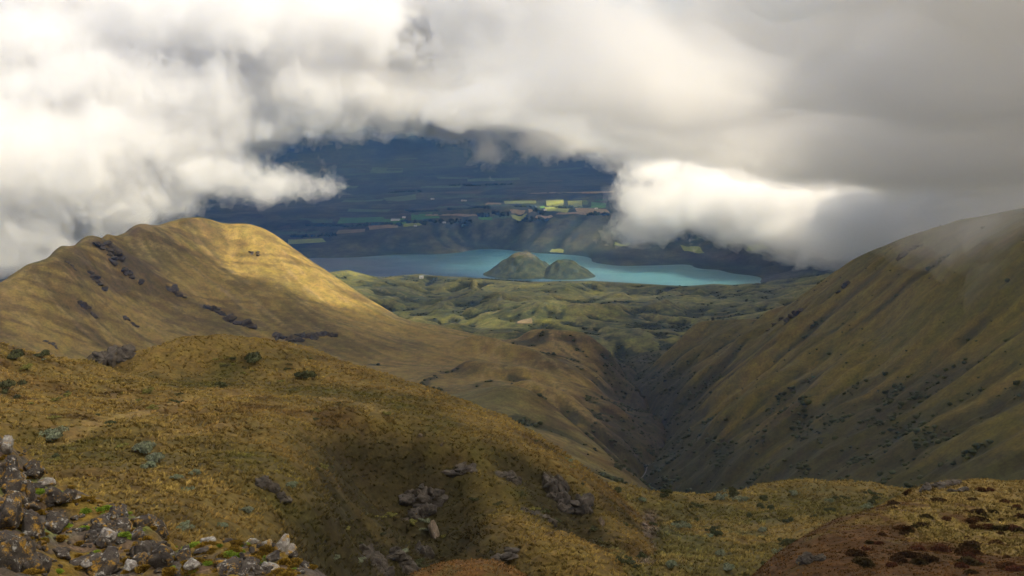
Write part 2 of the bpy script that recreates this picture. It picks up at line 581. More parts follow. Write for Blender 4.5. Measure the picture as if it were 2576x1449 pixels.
M_rim = ground_mat('shrubby_hill', (26.0, 7.0), 0.40, 0.5, 4.0)
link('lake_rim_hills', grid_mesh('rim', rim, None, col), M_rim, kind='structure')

# ================================================================== beyond the lake: crater wall, farmed plain, mountain
FP = []
SHORE = [(560, 662, None), (700, 655, None), (785, 650, None), (830, 649, None), (900, 647, None), (1012, 640, None), (1100, 640, None), (1164, 634, None), (1228, 626, None), (1317, 634, None), (1418, 640, None), (1494, 661, None), (1545, 668, None),
         (1600, 669, None), (1656, 668, None), (1758, 677, None), (1843, 689, None), (1915, 713, None), (1990, 735, None)]


def on_plane(u, v, z=0.0):
    a = (u - CU) / FPX
    b = -(v - CV) / FPX
    dx, dy, dz = a, CP + b * SP, -SP + b * CP
    t = (z - CAM_Z) / dz
    return (dx * t, dy * t)


shore = [on_plane(u, v) for u, v, _ in SHORE]
for x, y in shore:
    FP.append((x, y, 0.0))
    FP.append((x * 0.97, y - 120, -40.0))
    FP.append((x * 0.93, y - 420, -60.0))
for u, v, D in [(560, 625, 6500), (740, 606, 6650), (850, 590, 6720), (1000, 570, 6760), (1100, 560, 6800), (1200, 550, 6820), (1290, 549, 6800), (1400, 546, 6760), (1520, 540, 6700), (1600, 560, 6600), (1700, 604, 6350), (1800, 615, 6150), (1900, 628, 5900), (2050, 655, 5400), (2300, 640, 5200),
                (1660, 655, 6000), (1760, 662, 5900), (1850, 672, 5750), (1940, 690, 5400)]:
    FP.append(P(u, v, D))
FP += [(-2600, 6500, 40), (-2600, 7500, 60), (-4000, 7500, 50), (-1500, 7600, 75), (-1200, 9000, 118), (0, 7600, 140), (350, 7600, 168), (700, 7300, 180), (350, 8400, 200), (1000, 7400, 190), (1500, 6900, 200), (1700, 6200, 160), (2000, 7600, 330), (2600, 6000, 300),
       (2600, 8600, 520), (4000, 7000, 600), (4500, 9000, 800), (2600, 5000, 220), (4500, 5000, 500), (-4500, 5000, 60), (-4500, 9400, 110), (-2500, 9400, 130), (0, 9400, 190), (1500, 9400, 260), (2500, 9400, 450), (-2800, 5400, 60), (-1700, 5200, -30), (-2000, 5900, 20)]
plain = Grid(-4500, 4500, 4900, 9400, 20.0)
cg = Grid(-4500, 4500, 4900, 9400, 50)
cg.Z = RBF(FP, lam=1e-7)(cg.X, cg.Y)
Zf = cg.at(plain.X, plain.Y)
Zf = blur(Zf, 2)
lake_in = blur((Zf < 2).astype(float), 2)
onland = smooth(4, 45, Zf)
sl3 = smooth(0.12, 0.4, np.hypot(*plain.grad(blur(Zf, 2))))
s3 = plain.streaks(340, 24, lambda x, y: perlin(x / 85, y / 85, 29), blur(Zf, 3))
plain.Z = Zf + onland * (sl3 * (6 * s3 * (0.4 + smooth(-0.4, 0.5, fbm(plain.X, plain.Y, 500, 3, 119))) - 3 * np.abs(s3)) + fbm(plain.X, plain.Y, 500, 5, 111) * 6)
conc = blur(plain.Z, 8) - plain.Z
patch = fbm(plain.X, plain.Y, 420, 5, 113)
fine = fbm(plain.X, plain.Y, 90, 4, 117)
wood = np.array((0.026, 0.036, 0.020))
heath = np.array((0.058, 0.062, 0.032))
col = mixc(heath, wood, smooth(-0.35, 0.45, patch + 0.2 * conc * sl3 - 0.25 * s3 * sl3))
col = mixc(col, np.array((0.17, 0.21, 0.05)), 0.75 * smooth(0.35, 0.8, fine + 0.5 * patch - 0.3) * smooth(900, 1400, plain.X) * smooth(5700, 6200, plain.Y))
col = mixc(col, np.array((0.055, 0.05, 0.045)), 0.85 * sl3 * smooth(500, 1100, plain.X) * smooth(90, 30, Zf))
col *= (1 + 0.3 * fine)[..., None]
M_far = ground_mat('distant_land', (110.0, 30.0), 0.35, 0.0)
plain_o = link('farmed_plain_and_crater_wall_terrain', grid_mesh('plain', plain, None, col), M_far, kind='structure')

peak = Grid(-14000, 14000, 9300, 26000, 100.0)
t = (peak.Y - 9300) / 16700
pz = np.interp(peak.Y - 0.06 * peak.X, [8000, 9300, 10500, 11500, 12500, 13500, 15500, 18000, 21000, 26500], [120, 175, 232, 335, 520, 760, 1150, 1500, 1650, 1250])
edge = plain.at(peak.X, np.full_like(peak.X, 9380.0))
edge = np.where(np.abs(peak.X) < 4400, edge, np.where(peak.X > 0, 800, 110))
pk = smooth(9300, 10800, peak.Y)
peak.Z = blur(edge, 6) * (1 - pk) + pz * pk - 4 * (1 - pk) + pk * (ridged(peak.X, peak.Y * 0.5, 1900, 5, 121) * 45 * smooth(10000, 14000, peak.Y) + fbm(peak.X, peak.Y, 900, 5, 123) * 18)
patch = fbm(peak.X, peak.Y * 0.6, 900, 5, 131)
fine = fbm(peak.X, peak.Y * 0.4, 260, 4, 137)
col = mixc(np.array((0.050, 0.062, 0.036)), np.array((0.022, 0.032, 0.022)), smooth(-0.4, 0.4, patch + 0.4 * fine))
link('cloud_capped_mountain', grid_mesh('peak', peak, None, col), M_far, kind='structure')

# ---- lake and its two wooded islets
def noise_node(nt, vec, scale, detail=3, rough=0.55):
    n = nt.nodes.new('ShaderNodeTexNoise')
    n.inputs['Scale'].default_value = scale
    n.inputs['Detail'].default_value = detail
    n.inputs['Roughness'].default_value = rough
    nt.links.new(vec, n.inputs['Vector'])
    return n


def water_mat():
    m = bpy.data.materials.new('crater_lake_water')
    m.use_nodes = True
    nt = m.node_tree
    b = nt.nodes['Principled BSDF']
    b.inputs['Roughness'].default_value = 0.28
    b.inputs['IOR'].default_value = 1.33
    b.inputs['Specular IOR Level'].default_value = 0.3
    geo = nt.nodes.new('ShaderNodeNewGeometry')
    mp = nt.nodes.new('ShaderNodeMapping')
    mp.inputs['Scale'].default_value = (1.0, 1.6, 1.0)
    nt.links.new(geo.outputs['Position'], mp.inputs['Vector'])
    n = noise_node(nt, mp.outputs[0], 1 / 1500, 4)
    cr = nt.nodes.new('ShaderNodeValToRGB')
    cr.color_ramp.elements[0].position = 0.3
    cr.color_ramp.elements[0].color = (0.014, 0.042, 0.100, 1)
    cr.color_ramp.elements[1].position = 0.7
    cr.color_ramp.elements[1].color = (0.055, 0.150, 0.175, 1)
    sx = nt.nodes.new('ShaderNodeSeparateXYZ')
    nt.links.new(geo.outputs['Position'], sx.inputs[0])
    gr = nt.nodes.new('ShaderNodeMapRange')          # cloud shadow and reflection painted into the colour: bluer left, turquoise right
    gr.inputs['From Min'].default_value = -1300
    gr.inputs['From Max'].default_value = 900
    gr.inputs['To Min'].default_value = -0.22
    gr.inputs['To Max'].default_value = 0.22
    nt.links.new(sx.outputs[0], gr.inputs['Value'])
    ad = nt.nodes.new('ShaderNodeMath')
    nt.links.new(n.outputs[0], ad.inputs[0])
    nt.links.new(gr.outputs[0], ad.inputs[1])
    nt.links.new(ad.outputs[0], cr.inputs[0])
    nt.links.new(cr.outputs[0], b.inputs['Base Color'])
    w = noise_node(nt, mp.outputs[0], 1 / 260, 4)
    r = nt.nodes.new('ShaderNodeMapRange')
    r.inputs['From Min'].default_value = 0.4
    r.inputs['From Max'].default_value = 0.65
    r.inputs['To Min'].default_value = 0.30
    r.inputs['To Max'].default_value = 0.36
    nt.links.new(w.outputs[0], r.inputs['Value'])
    nt.links.new(r.outputs[0], b.inputs['Roughness'])
    rip = noise_node(nt, geo.outputs['Position'], 1 / 7, 2)
    bp = nt.nodes.new('ShaderNodeBump')
    bp.inputs['Strength'].default_value = 0.12
    bp.inputs['Distance'].default_value = 0.5
    nt.links.new(rip.outputs[0], bp.inputs['Height'])
    nt.links.new(bp.outputs[0], b.inputs['Normal'])
    return m


lk = Grid(-3200, 2600, 4700, 7000, 100)
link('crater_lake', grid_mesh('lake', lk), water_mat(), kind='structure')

isl = Grid(-450, 800, 5200, 5900, 7.0)
def dome(u0, vtop, D, rx, ry, pw):
    x0, y0, z0 = P(u0, vtop, D)
    r2 = ((isl.X - x0) / rx) ** 2 + ((isl.Y - y0) / ry) ** 2
    return (z0 + 25) * np.exp(-np.power(r2, pw)) - 25
ia = dome(1316, 637, 5500, 162, 150, 1.12)
ib = dome(1420, 654, 5440, 132, 120, 1.08)
wob = fbm(isl.X, isl.Y, 100, 5, 141) * 11 + ridged(isl.X, isl.Y, 75, 4, 143) * 5 - 4
cut = P(1405, 690, 5460)[0]
for nm, z, other in (('wooded_island_hill', ia, ib), ('wooded_islet_hill', ib, ia)):
    isl.Z = z + wob * smooth(0, 30, z)
    msk = (z > -14) & (z >= other - 4)
    f2 = fbm(isl.X, isl.Y, 28, 4, 147)
    c = mixc(np.array((0.062, 0.074, 0.030)), np.array((0.030, 0.042, 0.020)), smooth(-0.3, 0.4, f2))
    c = mixc(c, np.array((0.20, 0.16, 0.07)), 0.4 * smooth(84, 108, isl.Z + 12 * f2)) * 0.6
    link(nm, grid_mesh(nm, isl, msk, c), M_rim, kind='structure')


def height(x, y):
    """ground level of the land that is farther than 500 m"""
    x = np.asarray(x, float)
    y = np.asarray(y, float)
    z = np.where(y < 2880, mid.at(x, y), np.where(y < 5050, np.maximum(rim.at(x, y), 0), np.where(y < 9380, plain.at(x, y), peak.at(x, y))))
    return z


def hit(u, v, d0, d1, fn=None, n=4000):
    """where the line of sight through (u, v) first meets the land between two distances"""
    fn = fn or height
    D = np.linspace(d0, d1, n)
    p = P(u, v, 1.0)
    x = p[0] * D
    z = CAM_Z + (p[2] - CAM_Z) * D
    g = fn(x, D)
    k = np.argmax(g > z) if (g > z).any() else n - 1
    return float(x[k]), float(D[k]), float(g[k])

# ================================================================== fields, tree belts and farms on the plain
def img_to_plain(u, v):
    return hit(u, v, 5600, 13500, None, 3000)


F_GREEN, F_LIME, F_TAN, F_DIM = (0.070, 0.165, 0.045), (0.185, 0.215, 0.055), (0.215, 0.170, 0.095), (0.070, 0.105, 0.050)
FIELDS = [(849, 970, 550, 563, 0, F_GREEN), (780, 841, 554, 562, 0, F_DIM), (970, 1019, 553, 565, 0, F_GREEN), (1029, 1104, 541, 555, -3, F_GREEN), (882, 978, 527, 534, 0, F_DIM), (849, 915, 582, 591, -6, F_TAN), (925, 1006, 571, 582, -6, F_TAN),
          (719, 811, 602, 616, -3, F_LIME), (968, 1039, 498, 512, -8, F_DIM), (935, 1019, 424, 437, 0, F_DIM), (1073, 1200, 541, 546, 0, F_TAN), (1205, 1241, 548, 555, 0, F_GREEN), (1286, 1327, 540, 553, -3, F_LIME), (1286, 1324, 530, 538, 0, F_TAN),
          (1329, 1340, 529, 536, 0, F_TAN), (1342, 1388, 545, 553, -4, F_TAN), (1223, 1264, 512, 517, 0, F_TAN), (1268, 1350, 507, 515, -2, F_LIME), (1378, 1418, 506, 521, 0, F_LIME), (1428, 1464, 508, 521, 0, F_LIME), (1482, 1525, 511, 523, 0, F_GREEN),
          (1370, 1391, 525, 534, 0, F_LIME), (1395, 1431, 525, 535, 0, F_LIME), (1444, 1533, 526, 536, 0, F_TAN), (1400, 1530, 537, 541, 0, F_TAN), (1329, 1548, 486, 491, -4, F_TAN), (1388, 1421, 629, 637, 2, F_LIME), (1548, 1583, 612, 620, 0, F_LIME),
          (1718, 1766, 618, 634, 4, F_LIME), (1883, 1926, 618, 634, -3, F_LIME), (1100, 1180, 520, 526, -3, F_DIM), (1060, 1160, 470, 476, -3, F_DIM), (1180, 1300, 452, 458, -3, F_DIM), (800, 900, 470, 476, -2, F_DIM), (1120, 1210, 496, 501, -2, F_DIM),
          (1466, 1480, 507, 520, 0, F_DIM), (700, 800, 585, 592, -3, F_DIM), (1012, 1060, 566, 572, -3, F_LIME), (1240, 1284, 544, 551, 0, F_DIM), (860, 960, 505, 510, -2, F_DIM)]
for _ in range(120):
    v0_ = rnd.uniform(400, 585)
    u0_ = rnd.uniform(640 + (600 - v0_) * -0.2, 1540)
    w_ = rnd.uniform(25, 95)
    h_ = rnd.uniform(2.5, 7) * (0.6 + 0.5 * (v0_ - 380) / 200)
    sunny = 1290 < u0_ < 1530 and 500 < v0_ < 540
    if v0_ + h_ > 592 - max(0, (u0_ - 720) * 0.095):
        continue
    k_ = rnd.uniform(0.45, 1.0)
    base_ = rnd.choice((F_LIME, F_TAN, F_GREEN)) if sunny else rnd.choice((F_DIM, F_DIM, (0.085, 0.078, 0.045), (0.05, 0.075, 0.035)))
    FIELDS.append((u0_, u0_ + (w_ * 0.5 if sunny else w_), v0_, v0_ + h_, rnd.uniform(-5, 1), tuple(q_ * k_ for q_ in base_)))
M_field = ground_mat('crop', (60.0, 18.0), 0.22, 0.0)


def ground_far(x, y):
    return np.where(y < 9380, plain.at(x, y), peak.at(x, y))


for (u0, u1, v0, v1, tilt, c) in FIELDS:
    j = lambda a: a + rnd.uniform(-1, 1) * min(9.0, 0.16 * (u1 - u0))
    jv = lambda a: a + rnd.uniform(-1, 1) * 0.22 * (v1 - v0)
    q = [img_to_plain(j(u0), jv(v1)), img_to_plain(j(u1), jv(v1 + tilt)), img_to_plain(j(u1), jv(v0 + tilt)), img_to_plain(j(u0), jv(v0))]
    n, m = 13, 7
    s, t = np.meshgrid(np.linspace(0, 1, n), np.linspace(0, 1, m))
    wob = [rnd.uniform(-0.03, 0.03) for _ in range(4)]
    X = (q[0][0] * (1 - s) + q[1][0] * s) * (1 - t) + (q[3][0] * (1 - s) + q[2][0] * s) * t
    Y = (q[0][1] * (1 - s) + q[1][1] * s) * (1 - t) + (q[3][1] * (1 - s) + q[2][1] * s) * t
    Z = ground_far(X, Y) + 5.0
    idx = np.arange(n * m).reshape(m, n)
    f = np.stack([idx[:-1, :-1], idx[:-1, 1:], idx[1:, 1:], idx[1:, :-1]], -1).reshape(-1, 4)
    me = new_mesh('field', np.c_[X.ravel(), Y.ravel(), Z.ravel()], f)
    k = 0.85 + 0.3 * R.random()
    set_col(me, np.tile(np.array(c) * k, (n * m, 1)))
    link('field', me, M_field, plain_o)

# low blobs: one bush or tree seen from afar
_t = (1 + 5 ** 0.5) / 2
ICO_V = np.array([(-1, _t, 0), (1, _t, 0), (-1, -_t, 0), (1, -_t, 0), (0, -1, _t), (0, 1, _t), (0, -1, -_t), (0, 1, -_t), (_t, 0, -1), (_t, 0, 1), (-_t, 0, -1), (-_t, 0, 1)], float)
ICO_V /= np.linalg.norm(ICO_V[0])
ICO_F = np.array([(0, 11, 5), (0, 5, 1), (0, 1, 7), (0, 7, 10), (0, 10, 11), (1, 5, 9), (5, 11, 4), (11, 10, 2), (10, 7, 6), (7, 1, 8), (3, 9, 4), (3, 4, 2), (3, 2, 6), (3, 6, 8), (3, 8, 9), (4, 9, 5), (2, 4, 11), (6, 2, 10), (8, 6, 7), (9, 8, 1)])


def blobs(name, x, y, z, r, hgt, colr, mat, **props):
    """many small rounded crowns in one mesh"""
    n = len(x)
    V = ICO_V[None] * (0.72 + 0.56 * R.random((n, 12, 1)))
    a = R.random(n) * 6.28
    ca, sa = np.cos(a)[:, None], np.sin(a)[:, None]
    vx, vy = V[..., 0] * ca - V[..., 1] * sa, V[..., 0] * sa + V[..., 1] * ca
    W = np.stack([x[:, None] + vx * r[:, None], y[:, None] + vy * r[:, None], z[:, None] + (V[..., 2] * 0.5 + 0.32) * hgt[:, None]], -1)
    F = (ICO_F[None] + 12 * np.arange(n)[:, None, None]).reshape(-1, 3)
    me = new_mesh(name, W.reshape(-1, 3), F, True)
    set_col(me, np.repeat(colr, 12, 0))
    return link(name, me, mat, **props)


M_bush = ground_mat('bush_foliage', (2.5, 0.8), 0.35, 0.0)
BELTS = [(1202, 1233, 541, 543), (1238, 1284, 536, 540), (1340, 1368, 527, 540), (1083, 1185, 556, 558), (1012, 1075, 560, 563), (770, 892, 567, 571), (1020, 1100, 530, 533), (900, 1010, 568, 567), (1395, 1440, 523, 523), (1295, 1345, 520, 522), (730, 850, 596, 592), (1130, 1230, 527, 525), (1470, 1530, 543, 541), (1300, 1380, 557, 555), (980, 1060, 486, 482), (1130, 1290, 468, 464)]
for (u0, u1, v0, v1) in BELTS:
    a, b = img_to_plain(u0, v0), img_to_plain(u1, v1)
    L_ = math.hypot(b[0] - a[0], b[1] - a[1])
    n = int(L_ / 7) + 6
    s = R.random(n)
    X = a[0] + (b[0] - a[0]) * s + R.normal(0, 7, n)
    Y = a[1] + (b[1] - a[1]) * s + R.normal(0, 16, n)
    hh = R.uniform(11, 24, n)
    o = blobs('tree_belt', X, Y, ground_far(X, Y) - 1, hh * 0.5, hh, np.array((0.026, 0.038, 0.020)) * R.uniform(0.7, 1.4, (n, 1)), M_bush, kind='stuff')

M_wall = plain_mat('whitewash', (0.55, 0.53, 0.50), 0.8)
M_roof = plain_mat('metal_roof', (0.36, 0.36, 0.38), 0.6)
M_dark = plain_mat('opening', (0.03, 0.03, 0.035), 0.6)


def box_mesh(name, w, d, h, z0=0.0):
    me = bpy.data.meshes.new(name)
    v = [(sx * w / 2, sy * d / 2, z) for z in (z0, z0 + h) for sy in (-1, 1) for sx in (-1, 1)]
    me.from_pydata(v, [], [(0, 2, 3, 1), (4, 5, 7, 6), (0, 1, 5, 4), (2, 6, 7, 3), (0, 4, 6, 2), (1, 3, 7, 5)])
    return me


def house(loc, w, d, h, rz, name, label, cat, group=None):
    e = empty(name, loc, label=label, category=cat)
    if group:
        e['group'] = group
    e.rotation_euler.z = rz
    link('wall', box_mesh('wall', w, d, h + 2, -2), M_wall, e)
    me = bpy.data.meshes.new('roof')
    o = 0.6
    rh = d * 0.28
    W, Dp = w / 2 + o, d / 2 + o
    me.from_pydata([(-W, -Dp, h + .1), (W, -Dp, h + .1), (W, Dp, h + .1), (-W, Dp, h + .1), (-W, 0, h + rh), (W, 0, h + rh)], [], [(0, 1, 5, 4), (2, 3, 4, 5), (0, 4, 3), (1, 2, 5), (0, 3, 2, 1)])
    link('roof', me, M_roof, e)
    dm = box_mesh('door', w * 0.12, 0.2, h * 0.6)
    o = link('door', dm, M_dark, e)
    o.location = (0, -d / 2 - 0.05, 0)
    for s in (-1, 1):
        o = link('window', box_mesh('window', w * 0.14, 0.2, h * 0.3, h * 0.4), M_dark, e)
        o.location = (s * w * 0.28, -d / 2 - 0.05, 0)
    return e


for (u, v, w, d, h, nm, lb, ct) in [
        (995, 557, 75, 30, 8, 'greenhouse', 'long pale greenhouse shed on the bright green field below the dark slope', 'greenhouse'),
        (1016, 550, 26, 14, 10, 'farmhouse', 'small white farmhouse at the end of the long green field', 'house'),
        (1088, 503, 34, 15, 9, 'farmhouse', 'tiny white farmhouse alone high on the dark far slope', 'house'),
        (1167, 507, 55, 15, 8, 'barn', 'long white barn on the dark slope above the striped fields', 'barn'),
        (1118, 563, 26, 14, 7, 'farmhouse', 'tiny pale farmhouse at the crater rim below the tree belt', 'house'),
        (1045, 571, 22, 13, 7, 'farmhouse', 'tiny pale farmhouse on the narrow field along the crater rim', 'house'),
        (1372, 531, 26, 14, 7, 'farmhouse', 'tiny white farmhouse among the sunlit yellow fields', 'house'),
        (1500, 528, 24, 14, 7, 'farmhouse', 'tiny white farmhouse on tan field beside the low cloud', 'house')]:
    x, y, z = img_to_plain(u, v)
    house((x, y, float(ground_far(x, y)) + 5), w * 0.75, d * 0.75, h * 0.75, rnd.uniform(-0.3, 0.3), nm, lb, ct)
x, y, z = hit(1060, 700, 3200, 4900)
house((x, y, z), 17, 10, 9, 0.2, 'lookout_hut', 'tiny white hut on the lake rim hill near the water', 'hut')

# ================================================================== thickets in the gorge and on the hills
ok = mid.veg > 0.55
prob = np.where(ok, mid.veg, 0.0) * (mid.Y > 900) * (0.05 + smooth(-0.1, 0.6, fbm(mid.X, mid.Y, 38, 3, 295)) ** 2)
pi = R.choice(mid.veg.size, 26000, p=(prob / prob.sum()).ravel())
X = mid.X.ravel()[pi] + R.uniform(-2.5, 2.5, len(pi))
Y = mid.Y.ravel()[pi] + R.uniform(-2.5, 2.5, len(pi))
rr = 0.8 + 3.4 * R.random(len(pi)) ** 2.2
blobs('gorge_shrubbery', X, Y, mid.at(X, Y), rr, rr * R.uniform(0.9, 1.5, len(pi)), mixc(SHRUB * 0.9, np.array((0.060, 0.064, 0.028)), R.random(len(pi))) , M_bush, kind='stuff')
lum = rim.col.sum(-1) / 0.545
prob = smooth(0.22, 0.11, lum) * (rim.Y < 4950)
pi = R.choice(lum.size, 14000, p=(prob / prob.sum()).ravel())
X = rim.X.ravel()[pi] + R.uniform(-4.5, 4.5, len(pi))
Y = rim.Y.ravel()[pi] + R.uniform(-4.5, 4.5, len(pi))
rr = R.uniform(2.0, 5.5, len(pi))
blobs('rim_shrubbery', X, Y, rim.at(X, Y), rr, rr * R.uniform(0.8, 1.4, len(pi)), mixc(SHRUB, np.array((0.065, 0.072, 0.032)), R.random(len(pi))), M_bush, kind='stuff')
# single bushes standing on the grass of the mountain wall
pi = R.choice(mid.veg.size, 1500, p=((right_m & (mid.veg < 0.4) & (mid.Y > 1000)) / (right_m & (mid.veg < 0.4) & (mid.Y > 1000)).sum()).ravel())
X, Y = mid.X.ravel()[pi], mid.Y.ravel()[pi]
rr = R.uniform(0.7, 1.9, len(pi))
blobs('slope_shrubbery', X, Y, mid.at(X, Y), rr, rr * 1.2, np.tile(SHRUB * 1.1, (len(pi), 1)), M_bush, kind='stuff')

# ---- stream: pale stony water in the bed
M_stream = ground_mat('stream_stones', (3.0, 1.0), 0.5, 0.4, 0.5)
ys = np.arange(1120, 1640, 4.0)
xs = np.interp(ys, by, bx) + fbm(ys, ys * 0, 60, 3, 301) * 7
wd = np.clip(0.9 + 2.6 * fbm(ys, ys * 0 + 50, 34, 3, 305), 0.15, 3.0)
xs = xs + 26 * np.sin(ys / 95.0 + 1.2 * np.sin(ys / 210.0)) * smooth(1150, 1500, ys)
V, F = [], []
for i in range(len(ys)):
    for s in (-1, 0, 1):
        xx = xs[i] + s * wd[i]
        V.append((xx, ys[i], float(mid.at(xx, ys[i])) + 1.2))
for i in range(len(ys) - 1):
    for k in (0, 1):
        a = i * 3 + k
        F.append((a, a + 1, a + 4, a + 3))
me = new_mesh('stream', V, F)
set_col(me, np.tile((0.15, 0.135, 0.13), (len(V), 1)))
link('stream_water', me, M_stream, kind='structure')

# ================================================================== rocks
def rock_mesh(name, seed, subdiv=3, rough=0.35, flat=0.7, facets=14):
    """an angular stone: a ball cut by random planes, then roughened"""
    rg = np.random.default_rng(seed)
    V, F = ICO_V.copy(), ICO_F.copy()
    for _ in range(subdiv):
        cache, nf, V = {}, [], list(map(tuple, V))

        def midp(a, b):
            k = (min(a, b), max(a, b))
            if k not in cache:
                m_ = (np.array(V[a]) + np.array(V[b]))
                V.append(tuple(m_ / np.linalg.norm(m_)))
                cache[k] = len(V) - 1
            return cache[k]
        for a, b, c in F:
            ab, bc, ca = midp(a, b), midp(b, c), midp(c, a)
            nf += [(a, ab, ca), (b, bc, ab), (c, ca, bc), (ab, bc, ca)]
        V, F = np.array(V), np.array(nf)
    n = rg.normal(size=(facets, 3))
    n /= np.linalg.norm(n, axis=1)[:, None]
    d = rg.uniform(0.55, 0.92, facets)
    r = np.min(np.where((V @ n.T) > 0.05, d[None] / np.maximum(V @ n.T, 0.05), 9), axis=1)
    r = np.minimum(r, 1.15)
    V = V * r[:, None]
    for sc_, am in ((1.6, 0.16), (4.0, 0.08), (9.0, 0.035)):
        o = rg.random(3) * 50
        q = V * sc_ + o
        V = V * (1 + rough * am * 3 * (perlin(q[:, 0] + q[:, 2] * 0.7, q[:, 1] - q[:, 2] * 0.6, seed))[:, None])
    V[:, 2] *= flat
    return new_mesh(name, V, F, False)


def rock_mat(name, base, lichen, orange, scale, pale=(0.42, 0.41, 0.37), gold=(0.30, 0.17, 0.025)):
    m = bpy.data.materials.new(name)
    m.use_nodes = True
    nt = m.node_tree
    b = nt.nodes['Principled BSDF']
    b.inputs['Roughness'].default_value = 0.9
    b.inputs['Specular IOR Level'].default_value = 0.2
    geo = nt.nodes.new('ShaderNodeNewGeometry')
    pos = geo.outputs['Position']

    def ramp(src, p0, p1):
        r = nt.nodes.new('ShaderNodeMapRange')
        r.inputs['From Min'].default_value = p0
        r.inputs['From Max'].default_value = p1
        nt.links.new(src, r.inputs['Value'])
        return r.outputs[0]

    def mix(f, a, c2):
        x = nt.nodes.new('ShaderNodeMix')
        x.data_type = 'RGBA'
        nt.links.new(f, x.inputs[0])
        for s, val in ((6, a), (7, c2)):
            if isinstance(val, tuple):
                x.inputs[s].default_value = (*val, 1)
            else:
                nt.links.new(val, x.inputs[s])
        return x.outputs[2]
    n1 = noise_node(nt, pos, 2.2 / scale, 6, 0.7)
    c = mix(ramp(n1.outputs[0], 0.32, 0.68), tuple(v * 0.45 for v in base), tuple(v * 1.45 for v in base))
    n2 = noise_node(nt, pos, 4.5 / scale, 5, 0.7)
    c = mix(ramp(n2.outputs[0], 0.62 - 0.12 * lichen, 0.70 - 0.06 * lichen), c, pale)
    n3 = noise_node(nt, pos, 3.1 / scale, 5, 0.75)
    c = mix(ramp(n3.outputs[0], 0.66 - 0.16 * orange, 0.74 - 0.14 * orange), c, gold)
    n4 = noise_node(nt, pos, 30 / scale, 3, 0.6)
    k = nt.nodes.new('ShaderNodeMapRange')
    k.inputs['From Min'].default_value = 0.3
    k.inputs['From Max'].default_value = 0.7
    k.inputs['To Min'].default_value = 0.6
    k.inputs['To Max'].default_value = 1.35
    nt.links.new(n4.outputs[0], k.inputs['Value'])
    mm = nt.nodes.new('ShaderNodeVectorMath')
    mm.operation = 'SCALE'
    nt.links.new(c, mm.inputs[0])
    nt.links.new(k.outputs[0], mm.inputs['Scale'])
    nt.links.new(mm.outputs[0], b.inputs['Base Color'])
    bp = nt.nodes.new('ShaderNodeBump')
    bp.inputs['Strength'].default_value = 0.8
    bp.inputs['Distance'].default_value = 0.06 * scale
    nt.links.new(n2.outputs[0], bp.inputs['Height'])
    nt.links.new(bp.outputs[0], b.inputs['Normal'])
    return m


M_crag = rock_mat('dark_crag', (0.070, 0.058, 0.046), -0.5, 0.0, 2.0)
M_ledge = rock_mat('slope_ledge', (0.060, 0.046, 0.030), -0.8, 0.0, 12.0)
M_stone = rock_mat('lichen_rock', (0.060, 0.050, 0.042), 0.45, 0.75, 0.20)
M_stone2 = rock_mat('pale_lichen_rock', (0.20, 0.178, 0.155), 1.1, 0.7, 0.18)
ROCKS = [rock_mesh('rock', 400 + i, 3, 0.4, 0.72) for i in range(9)]
ROCKS_S = [rock_mesh('stone', 500 + i, 2, 0.35, 0.7) for i in range(8)]


def put_rock(name, base_me, mat, loc, size, rz, tilt=0.0, **props):
    me = base_me
    if not (me.materials and me.materials[0] == mat):
        key = base_me.name + '_' + mat.name
        me = bpy.data.meshes.get(key)
        if me is None:
            me = base_me.copy()
            me.name = key
            me.materials.clear()
            me.materials.append(mat)
    o = link(name, me, None, **props)
    o.location = loc
    o.scale = size
    o.rotation_euler = (tilt, tilt * 0.6, rz)
    return o


def crag(name, u, v, w, h, fn, d0, d1, mat, seed, n=8, spread=(0.75, 0.5), sink=0.0, **props):
    """a rock face built of several wedged blocks, sunk into the slope"""
    rg = random.Random(seed)
    x, y, z = hit(u, v + h * 0.3, d0, d1, fn, 4000)
    k = y / FPX
    e = empty(name, (x, y, z), **props)
    W, H = w * k, h * k
    for i in range(n):
        dx = rg.uniform(-1, 1) * W * spread[0]
        dv = rg.uniform(-1, 1)
        dy = -dv * W * spread[1] * 0.6
        zz = float((fn or height)(np.array([x + dx]), np.array([y + dy]))[0])
        if zz < -500:
            zz = z
        r_ = rg.uniform(0.26, 0.55)
        key = 'block_' + mat.name + str(i % 9)
        me = bpy.data.meshes.get(key)
        if me is None:
            me = ROCKS[i % 9].copy()
            me.name = key
            me.materials.clear()
            me.materials.append(mat)
        o = link('block', me, None, e)
        o.location = (dx, dy, zz - z + H * rg.uniform(-0.12 - sink, 0.25 - sink))
        o.scale = (W * r_ * rg.uniform(0.8, 1.3), W * r_ * rg.uniform(0.7, 1.1), max(H, W * 0.5) * r_ * rg.uniform(1.0, 1.9))
        o.rotation_euler = (rg.uniform(-0.4, 0.4), rg.uniform(-0.4, 0.4), rg.uniform(0, 6.28))
    return e


